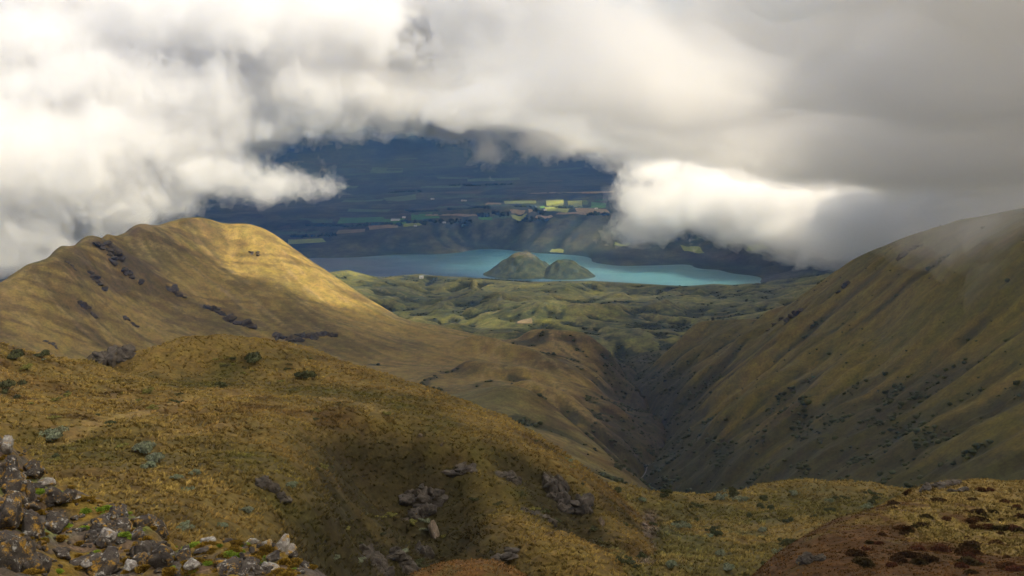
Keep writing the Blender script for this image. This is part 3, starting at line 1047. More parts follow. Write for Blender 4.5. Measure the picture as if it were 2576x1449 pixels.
# dark ledges breaking out of the golden ridge
LEDGES = [(300, 640, 38, 24, 'large dark rock face high on the golden ridge below its skyline'), (330, 690, 24, 18, 'dark rock under the large rock face on the golden ridge'), (262, 628, 24, 12, 'dark rock at the upper end of the large rock face'),
          (215, 771, 24, 8, 'short dark ledge low on the golden ridge, alone on smooth grass'), (245, 707, 26, 9, 'dark broken ledge below and beside the large rock face'), (180, 668, 14, 6, 'small dark ledge near the ridge skyline'),
          (540, 778, 26, 12, 'dark ledge in the middle of the golden ridge face'), (600, 808, 34, 6, 'thin dark ledge stepping down from the middle of the ridge face'), (720, 850, 30, 10, 'near end of the long dark ledge above the grassy hilltop'),
          (770, 843, 30, 8, 'middle of the long dark ledge above the grassy hilltop'), (822, 841, 22, 6, 'far end of the long dark ledge above the grassy hilltop'), (450, 738, 26, 7, 'dark ledge halfway up the golden ridge face'), (325, 808, 16, 5, 'small dark ledge right above the lone boulder'),
          (640, 635, 14, 7, 'small dark ledge on the ridge shoulder in the sun'), (780, 888, 16, 4, 'tiny dark ledge below the long dark ledge'), (130, 865, 14, 4, 'tiny dark ledge at the foot of the golden ridge')]
for i, (u, v, w, h, lb) in enumerate(LEDGES):
    crag('rock_ledge', u, v, w * 1.15, h * 0.75, None, 1300, 2500, M_ledge, 60 + i, 6 + w // 8, (0.85, 0.45), sink=0.28, label=lb, category='rock ledge')
for i, (u, v, w, h, lb) in enumerate([(2290, 630, 30, 9, 'dark ledge just under the mountain skyline'), (2130, 715, 22, 9, 'dark ledge on the mountain edge above the notch'), (2000, 790, 26, 10, 'dark broken ledge at the low end of the mountain edge'), (1950, 815, 20, 8, 'lowest dark ledge of the mountain edge')]):
    crag('rock_ledge', u, v, w, h * 0.8, None, 1300, 2500, M_ledge, 90 + i, 8, (0.85, 0.5), sink=0.3, label=lb, category='rock ledge')
# scar of bare earth
x, y, z = hit(1320, 811, 2800, 4900)
me = new_mesh('scar', [(x + dx, y + dy, float(rim.at(x + dx, y + dy)) + 2.5) for dx, dy in ((-22, -8), (2, -14), (24, -16), (20, 22), (-4, 26), (-20, 12))], [(0, 1, 4, 5), (1, 2, 3, 4)])
set_col(me, np.tile((0.24, 0.175, 0.095), (6, 1)))
link('bare_earth_ground', me, M_field, kind='structure')

# ================================================================== the near hills
def near_grid(x0, x1, y0, y1, step, pts, lam=1e-6, coarse=4):
    g = Grid(x0, x1, y0, y1, step)
    c = Grid(x0, x1 + coarse * step, y0, y1 + coarse * step, step * coarse)
    c.Z = RBF(pts, lam)(c.X, c.Y)
    g.Z = blur(c.at(g.X, g.Y), 3)
    return g


HP = []
sil = [(-260, 830, 140), (-120, 838, 145), (0, 857, 150), (60, 880, 155), (120, 903, 168), (200, 906, 188), (300, 902, 200), (380, 889, 206), (430, 864, 210), (480, 856, 212), (560, 853, 215), (650, 856, 215), (720, 870, 212), (800, 892, 208), (880, 915, 205), (960, 940, 200),
       (1050, 970, 195), (1140, 1002, 190), (1200, 1022, 185), (1280, 1060, 178), (1350, 1096, 170), (1400, 1132, 163), (1440, 1180, 152), (1480, 1235, 142), (1520, 1300, 130), (1550, 1355, 120), (1575, 1449, 105), (1590, 1600, 88)]
for i, (u, v, D) in enumerate(sil):
    p = P(u, v, D)
    HP.append(p)
    if 0 < u < 330:
        continue
    if u < 900:
        HP.append((p[0], p[1] + 28, p[2] - 17))
        if i % 2:
            HP.append((p[0], p[1] + 70, p[2] - 55))
    else:
        k = min(1.0, (u - 900) / 500)
        HP.append((p[0] + 16 * k + 4, p[1] + 26 * (1 - k) + 4, p[2] - 19))
        if i % 2:
            HP.append((p[0] + 50 * k + 8, p[1] + 60 * (1 - k) + 8, p[2] - 60))
for u, v, D in [(-100, 930, 125), (20, 980, 128), (100, 950, 143), (200, 960, 150), (300, 980, 146), (420, 960, 165), (560, 930, 182), (560, 1000, 148), (700, 960, 172), (400, 1030, 131), (700, 1020, 140), (385, 1145, 96), (130, 1100, 100), (-100, 1080, 96), (850, 960, 178), (900, 1010, 158),
                (900, 1085, 124), (1050, 1045, 150), (1150, 1090, 142), (1250, 1110, 146), (700, 1150, 98), (600, 1300, 69), (800, 1250, 83), (300, 1260, 70), (500, 1380, 58), (150, 1180, 83), (800, 1420, 56), (600, 1220, 83), (900, 1200, 93), (880, 1330, 71),
                (1000, 1160, 118), (1010, 1250, 106), (1060, 1330, 97), (1050, 1440, 84), (950, 1449, 66), (1120, 1230, 124), (1200, 1200, 132), (1250, 1260, 119), (1350, 1250, 130), (1350, 1320, 111), (1420, 1330, 117), (1250, 1380, 97), (1400, 1420, 98), (1200, 1500, 78), (1450, 1500, 92), (600, 1550, 44), (0, 1450, 45), (1000, 1600, 55), (300, 1550, 42)]:
    HP.append(P(u, v, D))
HP += [(0, 28, 763), (-25, 28, 765), (25, 28, 760), (-60, 28, 766), (60, 40, 742), (-120, 40, 765), (-160, 100, 752)]
hill = near_grid(-175, 80, 26, 300, 0.7, HP, 3e-7)
# the land behind the skyline keeps falling away
su = np.array([q[0] for q in sil], float)
sv = np.array([q[1] for q in sil], float)
sD = np.array([q[2] for q in sil], float)
hu = hill.X / hill.Y * FPX + CU
hD = np.interp(hu, su, sD)
hz = CAM_Z - hD * (np.interp(hu, su, sv) - VH) / FPX
cap = np.where(hill.Y > hD, hz - 0.30 * (hill.Y - hD) - 0.004 * (hill.Y - hD) ** 2, hz + (hD - hill.Y) * (np.interp(hu, su, sv) - VH) / FPX - 0.2)
hill.Z = blur(np.where(hu < 1300, np.minimum(hill.Z, cap), hill.Z), 8)
stn = hill.streaks(9, 1.0, lambda x, y: perlin(x / 3.0, y / 3.0, 33), blur(hill.Z, 20))
hill.base = hill.Z.copy()
hill.Z = hill.Z + fbm(hill.X, hill.Y, 26, 5, 311) * 0.75 + fbm(hill.X, hill.Y, 5, 3, 313) * 0.22 + 0.16 * stn
# worn foot track across the hill
TRACK = [(120, 1120), (200, 1085), (300, 1050), (400, 1020), (480, 1003), (600, 995), (750, 997), (870, 1006), (960, 1030)]
TRACK2 = [(250, 1125), (420, 1100), (560, 1065), (680, 1052), (780, 1075), (860, 1110), (950, 1150)]


def near_fn(g):
    return lambda x, y: np.where(g.has(x, y), g.at(x, y), -999)


def trace(pts, g, d0, d1):
    return np.array([hit(u, v, d0, d1, near_fn(g), 3000)[:2] for u, v in pts])


def dist_poly(X, Y, line):
    best = np.full(X.shape, 1e9)
    for (x0, y0), (x1, y1) in zip(line[:-1], line[1:]):
        dx, dy = x1 - x0, y1 - y0
        t = np.clip(((X - x0) * dx + (Y - y0) * dy) / (dx * dx + dy * dy + 1e-9), 0, 1)
        best = np.minimum(best, np.hypot(X - x0 - t * dx, Y - y0 - t * dy))
    return best


tr = dist_poly(hill.X, hill.Y, trace(TRACK, hill, 40, 230)) + 0.5 * fbm(hill.X, hill.Y, 6, 3, 321)
tr2 = dist_poly(hill.X, hill.Y, trace(TRACK2, hill, 40, 230)) + 0.6 * fbm(hill.X, hill.Y, 6, 3, 323)
track = np.maximum(0.75 * smooth(1.8, 0.4, tr), 0.25 * smooth(1.6, 0.4, tr2))
hill.Z -= 0.15 * track

N_GOLD = np.array((0.185, 0.124, 0.033))
N_OLIVE = np.array((0.108, 0.079, 0.020))
N_BROWN = np.array((0.088, 0.052, 0.015))
N_DARK = np.array((0.045, 0.038, 0.016))
N_RUST = np.array((0.078, 0.038, 0.010))
N_GREEN = np.array((0.075, 0.072, 0.015))
gh = np.hypot(*hill.grad(blur(hill.Z, 6)))
# shaded gully breaking the hill's flank, and a rocky step near its edge
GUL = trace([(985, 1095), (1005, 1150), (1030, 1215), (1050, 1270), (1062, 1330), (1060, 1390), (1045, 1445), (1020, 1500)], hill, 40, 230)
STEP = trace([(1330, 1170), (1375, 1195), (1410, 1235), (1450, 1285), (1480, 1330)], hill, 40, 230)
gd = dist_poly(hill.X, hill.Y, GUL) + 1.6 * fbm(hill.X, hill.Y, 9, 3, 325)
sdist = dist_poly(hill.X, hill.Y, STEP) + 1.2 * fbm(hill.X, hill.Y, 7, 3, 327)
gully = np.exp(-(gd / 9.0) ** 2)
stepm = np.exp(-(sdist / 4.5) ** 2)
hill.Z -= 9.5 * gully + 2.0 * stepm + ridged(hill.X, hill.Y, 5, 3, 329) * 0.7 * (gully + stepm)
p1 = fbm(hill.X, hill.Y, 38, 5, 331)
p2 = fbm(hill.X, hill.Y, 9, 4, 337)
steep = smooth(0.5, 1.0, gh)
hc = mixc(N_GOLD, N_OLIVE, smooth(-0.35, 0.6, p1 + 0.4 * p2))
hc = mixc(hc, N_BROWN, 0.8 * smooth(0.25, 0.9, p2 - 0.6 * p1))
hc = mixc(hc, N_GREEN, 0.6 * smooth(0.5, 1.1, p1 + 0.8 * p2))
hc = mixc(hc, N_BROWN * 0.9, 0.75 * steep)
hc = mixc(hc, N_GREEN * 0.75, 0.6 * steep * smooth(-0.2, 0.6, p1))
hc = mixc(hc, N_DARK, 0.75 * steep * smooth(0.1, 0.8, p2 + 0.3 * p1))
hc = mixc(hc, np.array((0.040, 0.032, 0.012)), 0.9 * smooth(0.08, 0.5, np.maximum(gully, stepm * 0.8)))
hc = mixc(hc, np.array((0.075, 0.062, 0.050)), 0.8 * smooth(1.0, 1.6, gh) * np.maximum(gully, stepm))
hc = mixc(hc, np.array((0.31, 0.21, 0.075)), 0.6 * track)
hill.col = hc
hill.track = track
M_near = ground_mat('tussock_ground', (1.7, 0.45), 0.38, 0.7, 0.35)
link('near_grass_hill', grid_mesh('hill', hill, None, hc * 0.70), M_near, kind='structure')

# ---- hummocky ground falling to the gorge
KP = []
for i, (u, v, D) in enumerate([(1380, 1245, 175), (1440, 1232, 185), (1500, 1226, 195), (1560, 1228, 195), (1600, 1240, 190), (1700, 1262, 184), (1760, 1260, 184), (1850, 1236, 190), (1950, 1220, 196), (2020, 1215, 200), (2100, 1222, 200), (2180, 1226, 200), (2260, 1243, 195), (2330, 1250, 190), (2500, 1262, 184), (2700, 1275, 178), (2900, 1290, 172)]):
    p = P(u, v, D)
    KP += [p, (p[0] + 1, p[1] + 22, p[2] - 17)]
    if i % 2:
        KP.append((p[0] + 3, p[1] + 60, p[2] - 58))
for u, v, D in [(1500, 1300, 150), (1580, 1310, 147), (1620, 1330, 135), (1622, 1400, 113), (1660, 1300, 158), (1750, 1320, 150), (1900, 1300, 155), (2050, 1290, 160), (2150, 1270, 172), (1700, 1400, 121), (1850, 1390, 123), (1980, 1400, 118), (1520, 1400, 120), (1600, 1500, 94), (1800, 1500, 98), (2000, 1500, 98), (2200, 1350, 135), (2500, 1350, 130), (2200, 1500, 98), (2500, 1500, 98), (1500, 1500, 98), (1700, 1700, 70), (2200, 1700, 70), (1400, 1600, 84)]:
    KP.append(P(u, v, D))
KP += [(-20, 140, 700), (-20, 70, 735), (10, 50, 748), (80, 50, 750), (120, 60, 748), (150, 160, 720)]
kn = near_grid(-25, 150, 50, 290, 0.7, KP, 3e-7)
kn.Z += fbm(kn.X, kn.Y, 20, 5, 411) * 1.1 + np.abs(fbm(kn.X, kn.Y, 7, 3, 413)) * 0.55
p1 = fbm(kn.X, kn.Y, 30, 5, 431)
p2 = fbm(kn.X, kn.Y, 8, 4, 437)
gk = np.hypot(*kn.grad(blur(kn.Z, 5)))
kc = mixc(np.array((0.180, 0.128, 0.038)), np.array((0.100, 0.083, 0.024)), smooth(-0.4, 0.5, p1 + 0.3 * p2))
kc = mixc(kc, np.array((0.090, 0.090, 0.042)), 0.75 * smooth(0.15, 0.8, p2 - 0.5 * p1) * smooth(190, 120, kn.Y))
kc = mixc(kc, N_BROWN, 0.7 * smooth(0.45, 0.9, gk + 0.25 * p2))
gl = dist_poly(kn.X, kn.Y, np.array([hit(u, v, 90, 210, near_fn(kn), 2000)[:2] for u, v in ((1640, 1272), (1628, 1310), (1618, 1350), (1612, 1400))])) + 0.8 * fbm(kn.X, kn.Y, 5, 3, 441)
kc = mixc(kc, np.array((0.125, 0.095, 0.075)), 0.75 * smooth(1.8, 0.7, gl))
kn.Z -= 1.2 * smooth(3.0, 0.6, gl)
kn.col = kc
link('hummocky_slope_terrain', grid_mesh('hummocks', kn, None, kc * 0.75), M_near, kind='structure')

# ---- rust-brown knoll
BP = []
for i, (u, v, D) in enumerate([(1965, 1560, 26), (1985, 1449, 31), (2002, 1400, 33), (2050, 1342, 37), (2120, 1302, 41), (2200, 1278, 44), (2290, 1253, 47), (2330, 1223, 52), (2400, 1213, 54), (2470, 1216, 54), (2576, 1222, 54), (2750, 1222, 54), (3000, 1230, 54)]):
    p = P(u, v, D)
    k = max(0.0, min(1.0, (u - 1985) / 450))
    BP += [p, (p[0] - 2.6 * (1 - k), p[1] + 5 * k + 1.5, p[2] - 3.2), (p[0] - 8 * (1 - k), p[1] + 14 * k + 4, p[2] - 11)]
for u, v, D in [(2300, 1330, 38), (2450, 1330, 38.5), (2450, 1262, 46), (2200, 1390, 33), (2400, 1440, 29), (2576, 1400, 32), (2150, 1449, 30), (2300, 1530, 25), (2576, 1530, 25), (2750, 1350, 37), (2200, 1340, 37), (2100, 1400, 33.5), (2150, 1600, 23), (2576, 1700, 19)]:
    BP.append(P(u, v, D))
BP += [(8, 14, 768), (25, 14, 770)]
bk = near_grid(1, 46, 13, 72, 0.22, BP, 3e-7)
bk.Z += fbm(bk.X, bk.Y, 6, 4, 511) * 0.16 + fbm(bk.X, bk.Y, 1.2, 3, 513) * 0.07
p1 = fbm(bk.X, bk.Y, 7, 4, 531)
p2 = fbm(bk.X, bk.Y, 1.5, 4, 537)
uu = bk.X / bk.Y * FPX + CU
grassy = smooth(-0.1, 0.6, (bk.X - 15.0) / 4.5 + 1.0 * p1 - 0.12 * (bk.Y - 44) * 0 + 0.75 * p2)
bc = mixc(N_RUST * 0.8, np.array((0.165, 0.115, 0.034)), grassy)
bc = mixc(bc, N_DARK, 0.35 * smooth(0.3, 0.9, p2))
bk.col = bc
bk.grassy = grassy
M_close = ground_mat('moss_ground', (0.6, 0.14), 0.4, 0.8, 0.12)
link('rust_brown_hill', grid_mesh('knoll', bk, (bk.X > -99), bc), M_close, kind='structure')

# ---- tip of another brown mound at the bottom edge
p = P(1175, 1436, 16)
md_ = Grid(p[0] - 2.2, p[0] + 2.2, p[1] - 2.2, p[1] + 2.2, 0.08)
r_ = np.hypot((md_.X - p[0]) / 1.15, (md_.Y - p[1]) / 1.15)
md_.Z = p[2] - 0.35 * r_ ** 2 - 0.5 * smooth(0.9, 1.9, r_) + fbm(md_.X, md_.Y, 0.6, 4, 551) * 0.06
link('mossy_mound_hill', grid_mesh('mound', md_, None, mixc(np.array((0.11, 0.052, 0.015)), np.array((0.075, 0.048, 0.014)), smooth(-0.4, 0.4, fbm(md_.X, md_.Y, 0.4, 3, 553)))), M_close, kind='structure')

# ================================================================== grass
M_blade = ground_mat('grass_blades', (6.0, 0.9), 0.25, 0.0)


def tussocks(name, x, y, z, hgt, spread, colr, blades, wid, **props):
    """each tussock a fan of bent blades, two triangles a blade"""
    n = len(x)
    a = R.random((n, blades)) * 6.283
    lean = (0.25 + 0.75 * R.random((n, blades))) * spread[:, None]
    h = hgt[:, None] * R.uniform(0.6, 1.15, (n, blades))
    ca, sa = np.cos(a), np.sin(a)
    bx_, by_ = x[:, None] + ca * lean * 0.22, y[:, None] + sa * lean * 0.22
    px, py = -sa * wid, ca * wid
    tx, ty = x[:, None] + ca * lean, y[:, None] + sa * lean
    mx, my = x[:, None] + ca * lean * 0.55, y[:, None] + sa * lean * 0.55
    zz = z[:, None] - 0.05
    V = np.stack([np.stack([bx_ - px, by_ - py, zz + 0 * h], -1), np.stack([bx_ + px, by_ + py, zz + 0 * h], -1),
                  np.stack([mx + px * 0.7, my + py * 0.7, zz + h * 0.75], -1), np.stack([tx, ty, zz + h], -1)], 2).reshape(-1, 3)
    k = np.arange(n * blades)[:, None] * 4
    F = np.concatenate([k + np.array([[0, 1, 2]]), k + np.array([[0, 2, 3]])], 1).reshape(-1, 3)
    me = new_mesh(name, V, F, False)
    cc = np.repeat(colr, blades, 0) * R.uniform(0.75, 1.3, (n * blades, 1))
    c4 = np.repeat(cc, 4, 0)
    c4[2::4] *= 1.12
    c4[3::4] *= 1.25
    set_col(me, c4)
    return link(name, me, M_blade, **props)


def scatter(g, n, weight):
    w = np.clip(weight, 0, None).ravel()
    pi = R.choice(w.size, n, p=w / w.sum())
    x = g.X.ravel()[pi] + R.uniform(-.5, .5, n) * g.h
    y = g.Y.ravel()[pi] + R.uniform(-.5, .5, n) * g.h
    return x, y, g.at(x, y), pi


inview = (np.abs(hill.X) < hill.Y * 0.50 + 8) & (hill.Y < 250)
x, y, z, pi = scatter(hill, 80000, inview * (1 - 0.92 * hill.track) * (60 / (hill.Y + 20)))
c = hill.col.reshape(-1, 3)[pi]
s_ = R.uniform(0.7, 1.25, len(x)) * (0.75 + 0.35 * smooth(-0.5, 0.5, fbm(x, y, 14, 3, 601)))
tussocks('hill_grass', x, y, z, 0.30 * s_, 0.50 * s_, c * R.uniform(0.8, 1.4, (len(x), 1)), 7, 0.06, kind='stuff')
x, y, z, pi = scatter(kn, 36000, (np.abs(kn.X) < kn.Y * 0.52) * (kn.Y < 230) * (60 / kn.Y))
c = kn.col.reshape(-1, 3)[pi]
s_ = R.uniform(0.7, 1.3, len(x))
tussocks('slope_grass', x, y, z, 0.34 * s_, 0.55 * s_, c * R.uniform(0.9, 1.5, (len(x), 1)), 7, 0.08, kind='stuff')
x, y, z, pi = scatter(bk, 42000, (np.abs(bk.X) < bk.Y * 0.52) * (40 / bk.Y))
c = bk.col.reshape(-1, 3)[pi]
s_ = R.uniform(0.6, 1.3, len(x)) * (0.7 + 0.5 * bk.grassy.ravel()[pi])
flick = np.where(R.random(len(x)) < 0.08, 1.6, 1.0)[:, None] * np.array((1.0, 1.0, 1.0))
tussocks('knoll_grass', x, y, z, 0.11 * s_, 0.16 * s_, c * flick * R.uniform(0.7, 1.5, (len(x), 1)), 7, 0.022, kind='stuff')
x, y, z, pi = scatter(md_, 5000, md_.X * 0 + 1)
tussocks('mound_grass', x, y, z, np.full(len(x), 0.07), np.full(len(x), 0.09), np.array((0.10, 0.053, 0.016)) * R.uniform(0.5, 1.8, (len(x), 1)), 6, 0.009, kind='stuff')

# ================================================================== shrubs
M_leaf = ground_mat('silver_leaves', (0.9, 0.2), 0.3, 0.0)
M_stem = plain_mat('shrub_wood', (0.07, 0.05, 0.035), 0.9)


def shrub_meshes(seed, lobes, leaves, colr):
    rg = np.random.default_rng(seed)
    cs = np.c_[rg.normal(0, 0.42, lobes), rg.normal(0, 0.36, lobes), rg.uniform(0.28, 0.62, lobes)]
    rs = rg.uniform(0.24, 0.42, lobes)
    k = rg.integers(0, lobes, leaves)
    d = rg.normal(size=(leaves, 3))
    d /= np.linalg.norm(d, axis=1)[:, None]
    d[:, 2] = np.abs(d[:, 2]) * 0.9 - 0.15
    pos = cs[k] + d * (rs[k] * rg.uniform(0.55, 1.05, leaves))[:, None]
    pos[:, 2] = np.maximum(pos[:, 2], 0.02)
    t1 = np.cross(d, rg.normal(size=(leaves, 3)))
    t1 /= np.linalg.norm(t1, axis=1)[:, None] + 1e-9
    t2 = np.cross(d, t1) + d * rg.uniform(-0.5, 0.8, (leaves, 1))
    s = rg.uniform(0.045, 0.095, leaves)[:, None]
    V = np.stack([pos - t1 * s * 0.6, pos + t2 * s * 0.9, pos + t1 * s * 0.6, pos - t2 * s * 0.9], 1).reshape(-1, 3)
    F = np.arange(leaves * 4).reshape(-1, 4)
    fol = new_mesh('foliage', V, F, False)
    set_col(fol, np.repeat(np.array(colr) * rg.uniform(0.6, 1.5, (leaves, 1)), 4, 0))
    fol.materials.append(M_leaf)
    SV, SF = [], []
    for c, r in zip(cs, rs):
        b = len(SV)
        n = 4
        for t, rad in ((0, 0.03), (0.6, 0.02), (1, 0.008)):
            for j in range(n):
                a = j * 6.283 / n
                SV.append((c[0] * t * (0.6 + 0.4 * t) + rad * math.cos(a), c[1] * t * (0.6 + 0.4 * t) + rad * math.sin(a), c[2] * t))
        for q in range(2):
            for j in range(n):
                SF.append((b + q * n + j, b + q * n + (j + 1) % n, b + q * n + n + (j + 1) % n, b + q * n + n + j))
    stm = new_mesh('stems', SV, SF, True)
    stm.materials.append(M_stem)
    return fol, stm


SILVER, DARKG, YGREEN = (0.150, 0.165, 0.105), (0.055, 0.058, 0.026), (0.145, 0.135, 0.036)
SH = {k: [shrub_meshes(700 + 10 * i + j, 8 + j, 1500, c) for j in range(3)] for i, (k, c) in enumerate((('silver', SILVER), ('dark', DARKG), ('olive', YGREEN)))}


def shrub(name, kind, loc, size, label, cat='shrub', group=None, hs=1.0):
    e = empty(name, loc, label=label, category=cat)
    if group:
        e['group'] = group
    fol, stm = rnd.choice(SH[kind])
    link('foliage', fol, None, e)
    link('stems', stm, None, e)
    e.scale = (size, size, size * hs)
    e.rotation_euler.z = rnd.uniform(0, 6.28)
    return e


def near_hit(u, v, g, d0=26, d1=260):
    return hit(u, v, d0, d1, near_fn(g), 4000)


for (u, v, w, kind, lb) in [
        (365, 1140, 66, 'silver', 'largest silver green shrub of the trio on the near grass hill'), (400, 1165, 60, 'silver', 'second silver green shrub of the trio, touching the largest one'), (375, 1180, 46, 'silver', 'lowest shrub of the silver green trio on the near grass hill'),
        (135, 1108, 62, 'silver', 'silver green shrub on the grass beside the lichen covered rocks'), (490, 1195, 36, 'silver', 'small round silver shrub downhill from the silver green trio'), (440, 1205, 28, 'silver', 'tiny silver shrub just below the silver green trio'),
        (468, 1238, 30, 'silver', 'small silver shrub between the trio and the pale summit stones'), (465, 1330, 40, 'silver', 'silver shrub right above the pale stones of the rock ledge'), (18, 985, 60, 'dark', 'dark round shrub at the picture edge above the lichen covered rocks'),
        (40, 905, 56, 'dark', 'dark bushy shrub on the small rise beside the lone boulder'), (105, 900, 44, 'dark', 'dark shrub at the end of the small rise, before the lone boulder'), (70, 930, 34, 'olive', 'olive shrub below the dark ones on the small rise'),
        (376, 990, 34, 'olive', 'pale olive cushion shrub next to the worn track'), (640, 915, 60, 'dark', 'dark low shrub patch high on the near grass hill'), (760, 955, 56, 'dark', 'brown dark shrub patch near the hill shoulder'), (975, 1045, 22, 'olive', 'pale yellowish cushion shrub alone near the hill edge'),
        (560, 975, 30, 'dark', 'small dark shrub just above the worn track'), (735, 1225, 36, 'silver', 'grey green shrub beside the half buried dark boulder'), (620, 1290, 40, 'silver', 'grey green shrub on the lower hillside under the dark boulder'), (560, 1330, 36, 'silver', 'grey green shrub low on the hill behind the ledge stones')]:
    x, y, z = near_hit(u, v, hill)
    shrub('shrub', kind, (x, y, z - 0.1), w * y / FPX * 0.66, lb, hs=1.0)
n_s = 0
while n_s < 90:
    u, v = rnd.uniform(0, 1500), rnd.uniform(900, 1440)
    x, y, z = near_hit(u, v, hill)
    if z < 600 or y > 235:
        continue
    q = float(fbm(np.array([x]), np.array([y]), 30, 3, 811)[0])
    left = u < 480 and 960 < v < 1080
    steepv = float(hill.at(x, y, gh))
    if q < 0.25 and not left and steepv < 0.5:
        continue
    if rnd.random() < 0.3:
        continue
    kind = rnd.choice(('dark', 'dark', 'olive')) if steepv < 0.5 else rnd.choice(('dark', 'silver', 'olive'))
    shrub('small_shrub', kind, (x, y, z - 0.08), rnd.uniform(0.4, 0.95), 'small low shrub dotting the near golden grass hill', 'shrub', 'small shrubs dotting the near grass hill', 0.75)
    n_s += 1
n_s = 0
while n_s < 80:
    u, v = rnd.uniform(1490, 2330), rnd.uniform(1235, 1449)
    x, y, z = near_hit(u, v, kn, 52, 280)
    if z < 600 or y > 205:
        continue
    shrub('slope_shrub', rnd.choice(('dark', 'silver', 'dark', 'dark')), (x, y, z - 0.08), rnd.uniform(0.55, 1.25) * (0.6 + 0.4 * y / 150), 'grey green bush scattered on the hummocky slope above the gorge', 'shrub', 'bushes scattered on the hummocky slope', 1.1)
    n_s += 1
# moss cushions: bright green and orange tufts
def moss_mesh(seed, c0, c1):
    rg = np.random.default_rng(seed)
    n = 520
    d = rg.normal(size=(n, 3))
    d /= np.linalg.norm(d, axis=1)[:, None]
    d[:, 2] = np.abs(d[:, 2])
    r = 0.75 + 0.25 * perlin(d[:, 0] * 2 + seed, d[:, 1] * 2 + d[:, 2], seed)
    p0 = d * r[:, None] * np.array((1, 1, 0.55))
    t = np.cross(d, rg.normal(size=(n, 3)))
    t /= np.linalg.norm(t, axis=1)[:, None]
    s = rg.uniform(0.05, 0.11, n)[:, None]
    tip = p0 + d * s * 1.6 + rg.normal(0, 0.03, (n, 3))
    V = np.stack([p0 - t * s, p0 + t * s, tip], 1).reshape(-1, 3)
    F = np.arange(n * 3).reshape(-1, 3)
    core = ICO_V * np.array((0.74, 0.74, 0.42))
    V = np.r_[V, core]
    F = np.r_[F, ICO_F + n * 3]
    me = new_mesh('moss', V, F, False)
    cc = np.r_[np.repeat(mixc(np.array(c0), np.array(c1), rg.random(n)), 3, 0), np.tile(np.array(c0) * 0.6, (12, 1))]
    set_col(me, cc)
    me.materials.append(M_blade)
    return me


# brown cushions on the rust knoll
n_s = 0
cushions = [moss_mesh(900 + j, *cc_) for j, cc_ in enumerate((((0.030, 0.016, 0.007), (0.085, 0.045, 0.018)), ((0.040, 0.018, 0.008), (0.110, 0.050, 0.018)), ((0.028, 0.020, 0.008), (0.080, 0.055, 0.020)), ((0.050, 0.018, 0.010), (0.120, 0.045, 0.022))))]
while n_s < 75:
    u, v = rnd.uniform(2150, 2576), rnd.uniform(1232, 1449)
    x, y, z = near_hit(u, v, bk, 14, 70)
    if z < 600 or y > 56:
        continue
    if u < 2300 and rnd.random() < 0.6:
        continue
    o = link('cushion_plant', rnd.choice(cushions), None, label='dark brown cushion plant on the rust brown knoll', category='cushion plant', group='brown cushion plants on the knoll')
    s_ = rnd.uniform(0.14, 0.36)
    o.location = (x, y, z)
    o.scale = (s_ * rnd.uniform(0.9, 1.5), s_, s_ * 0.95)
    o.rotation_euler.z = rnd.uniform(0, 6.28)
    n_s += 1

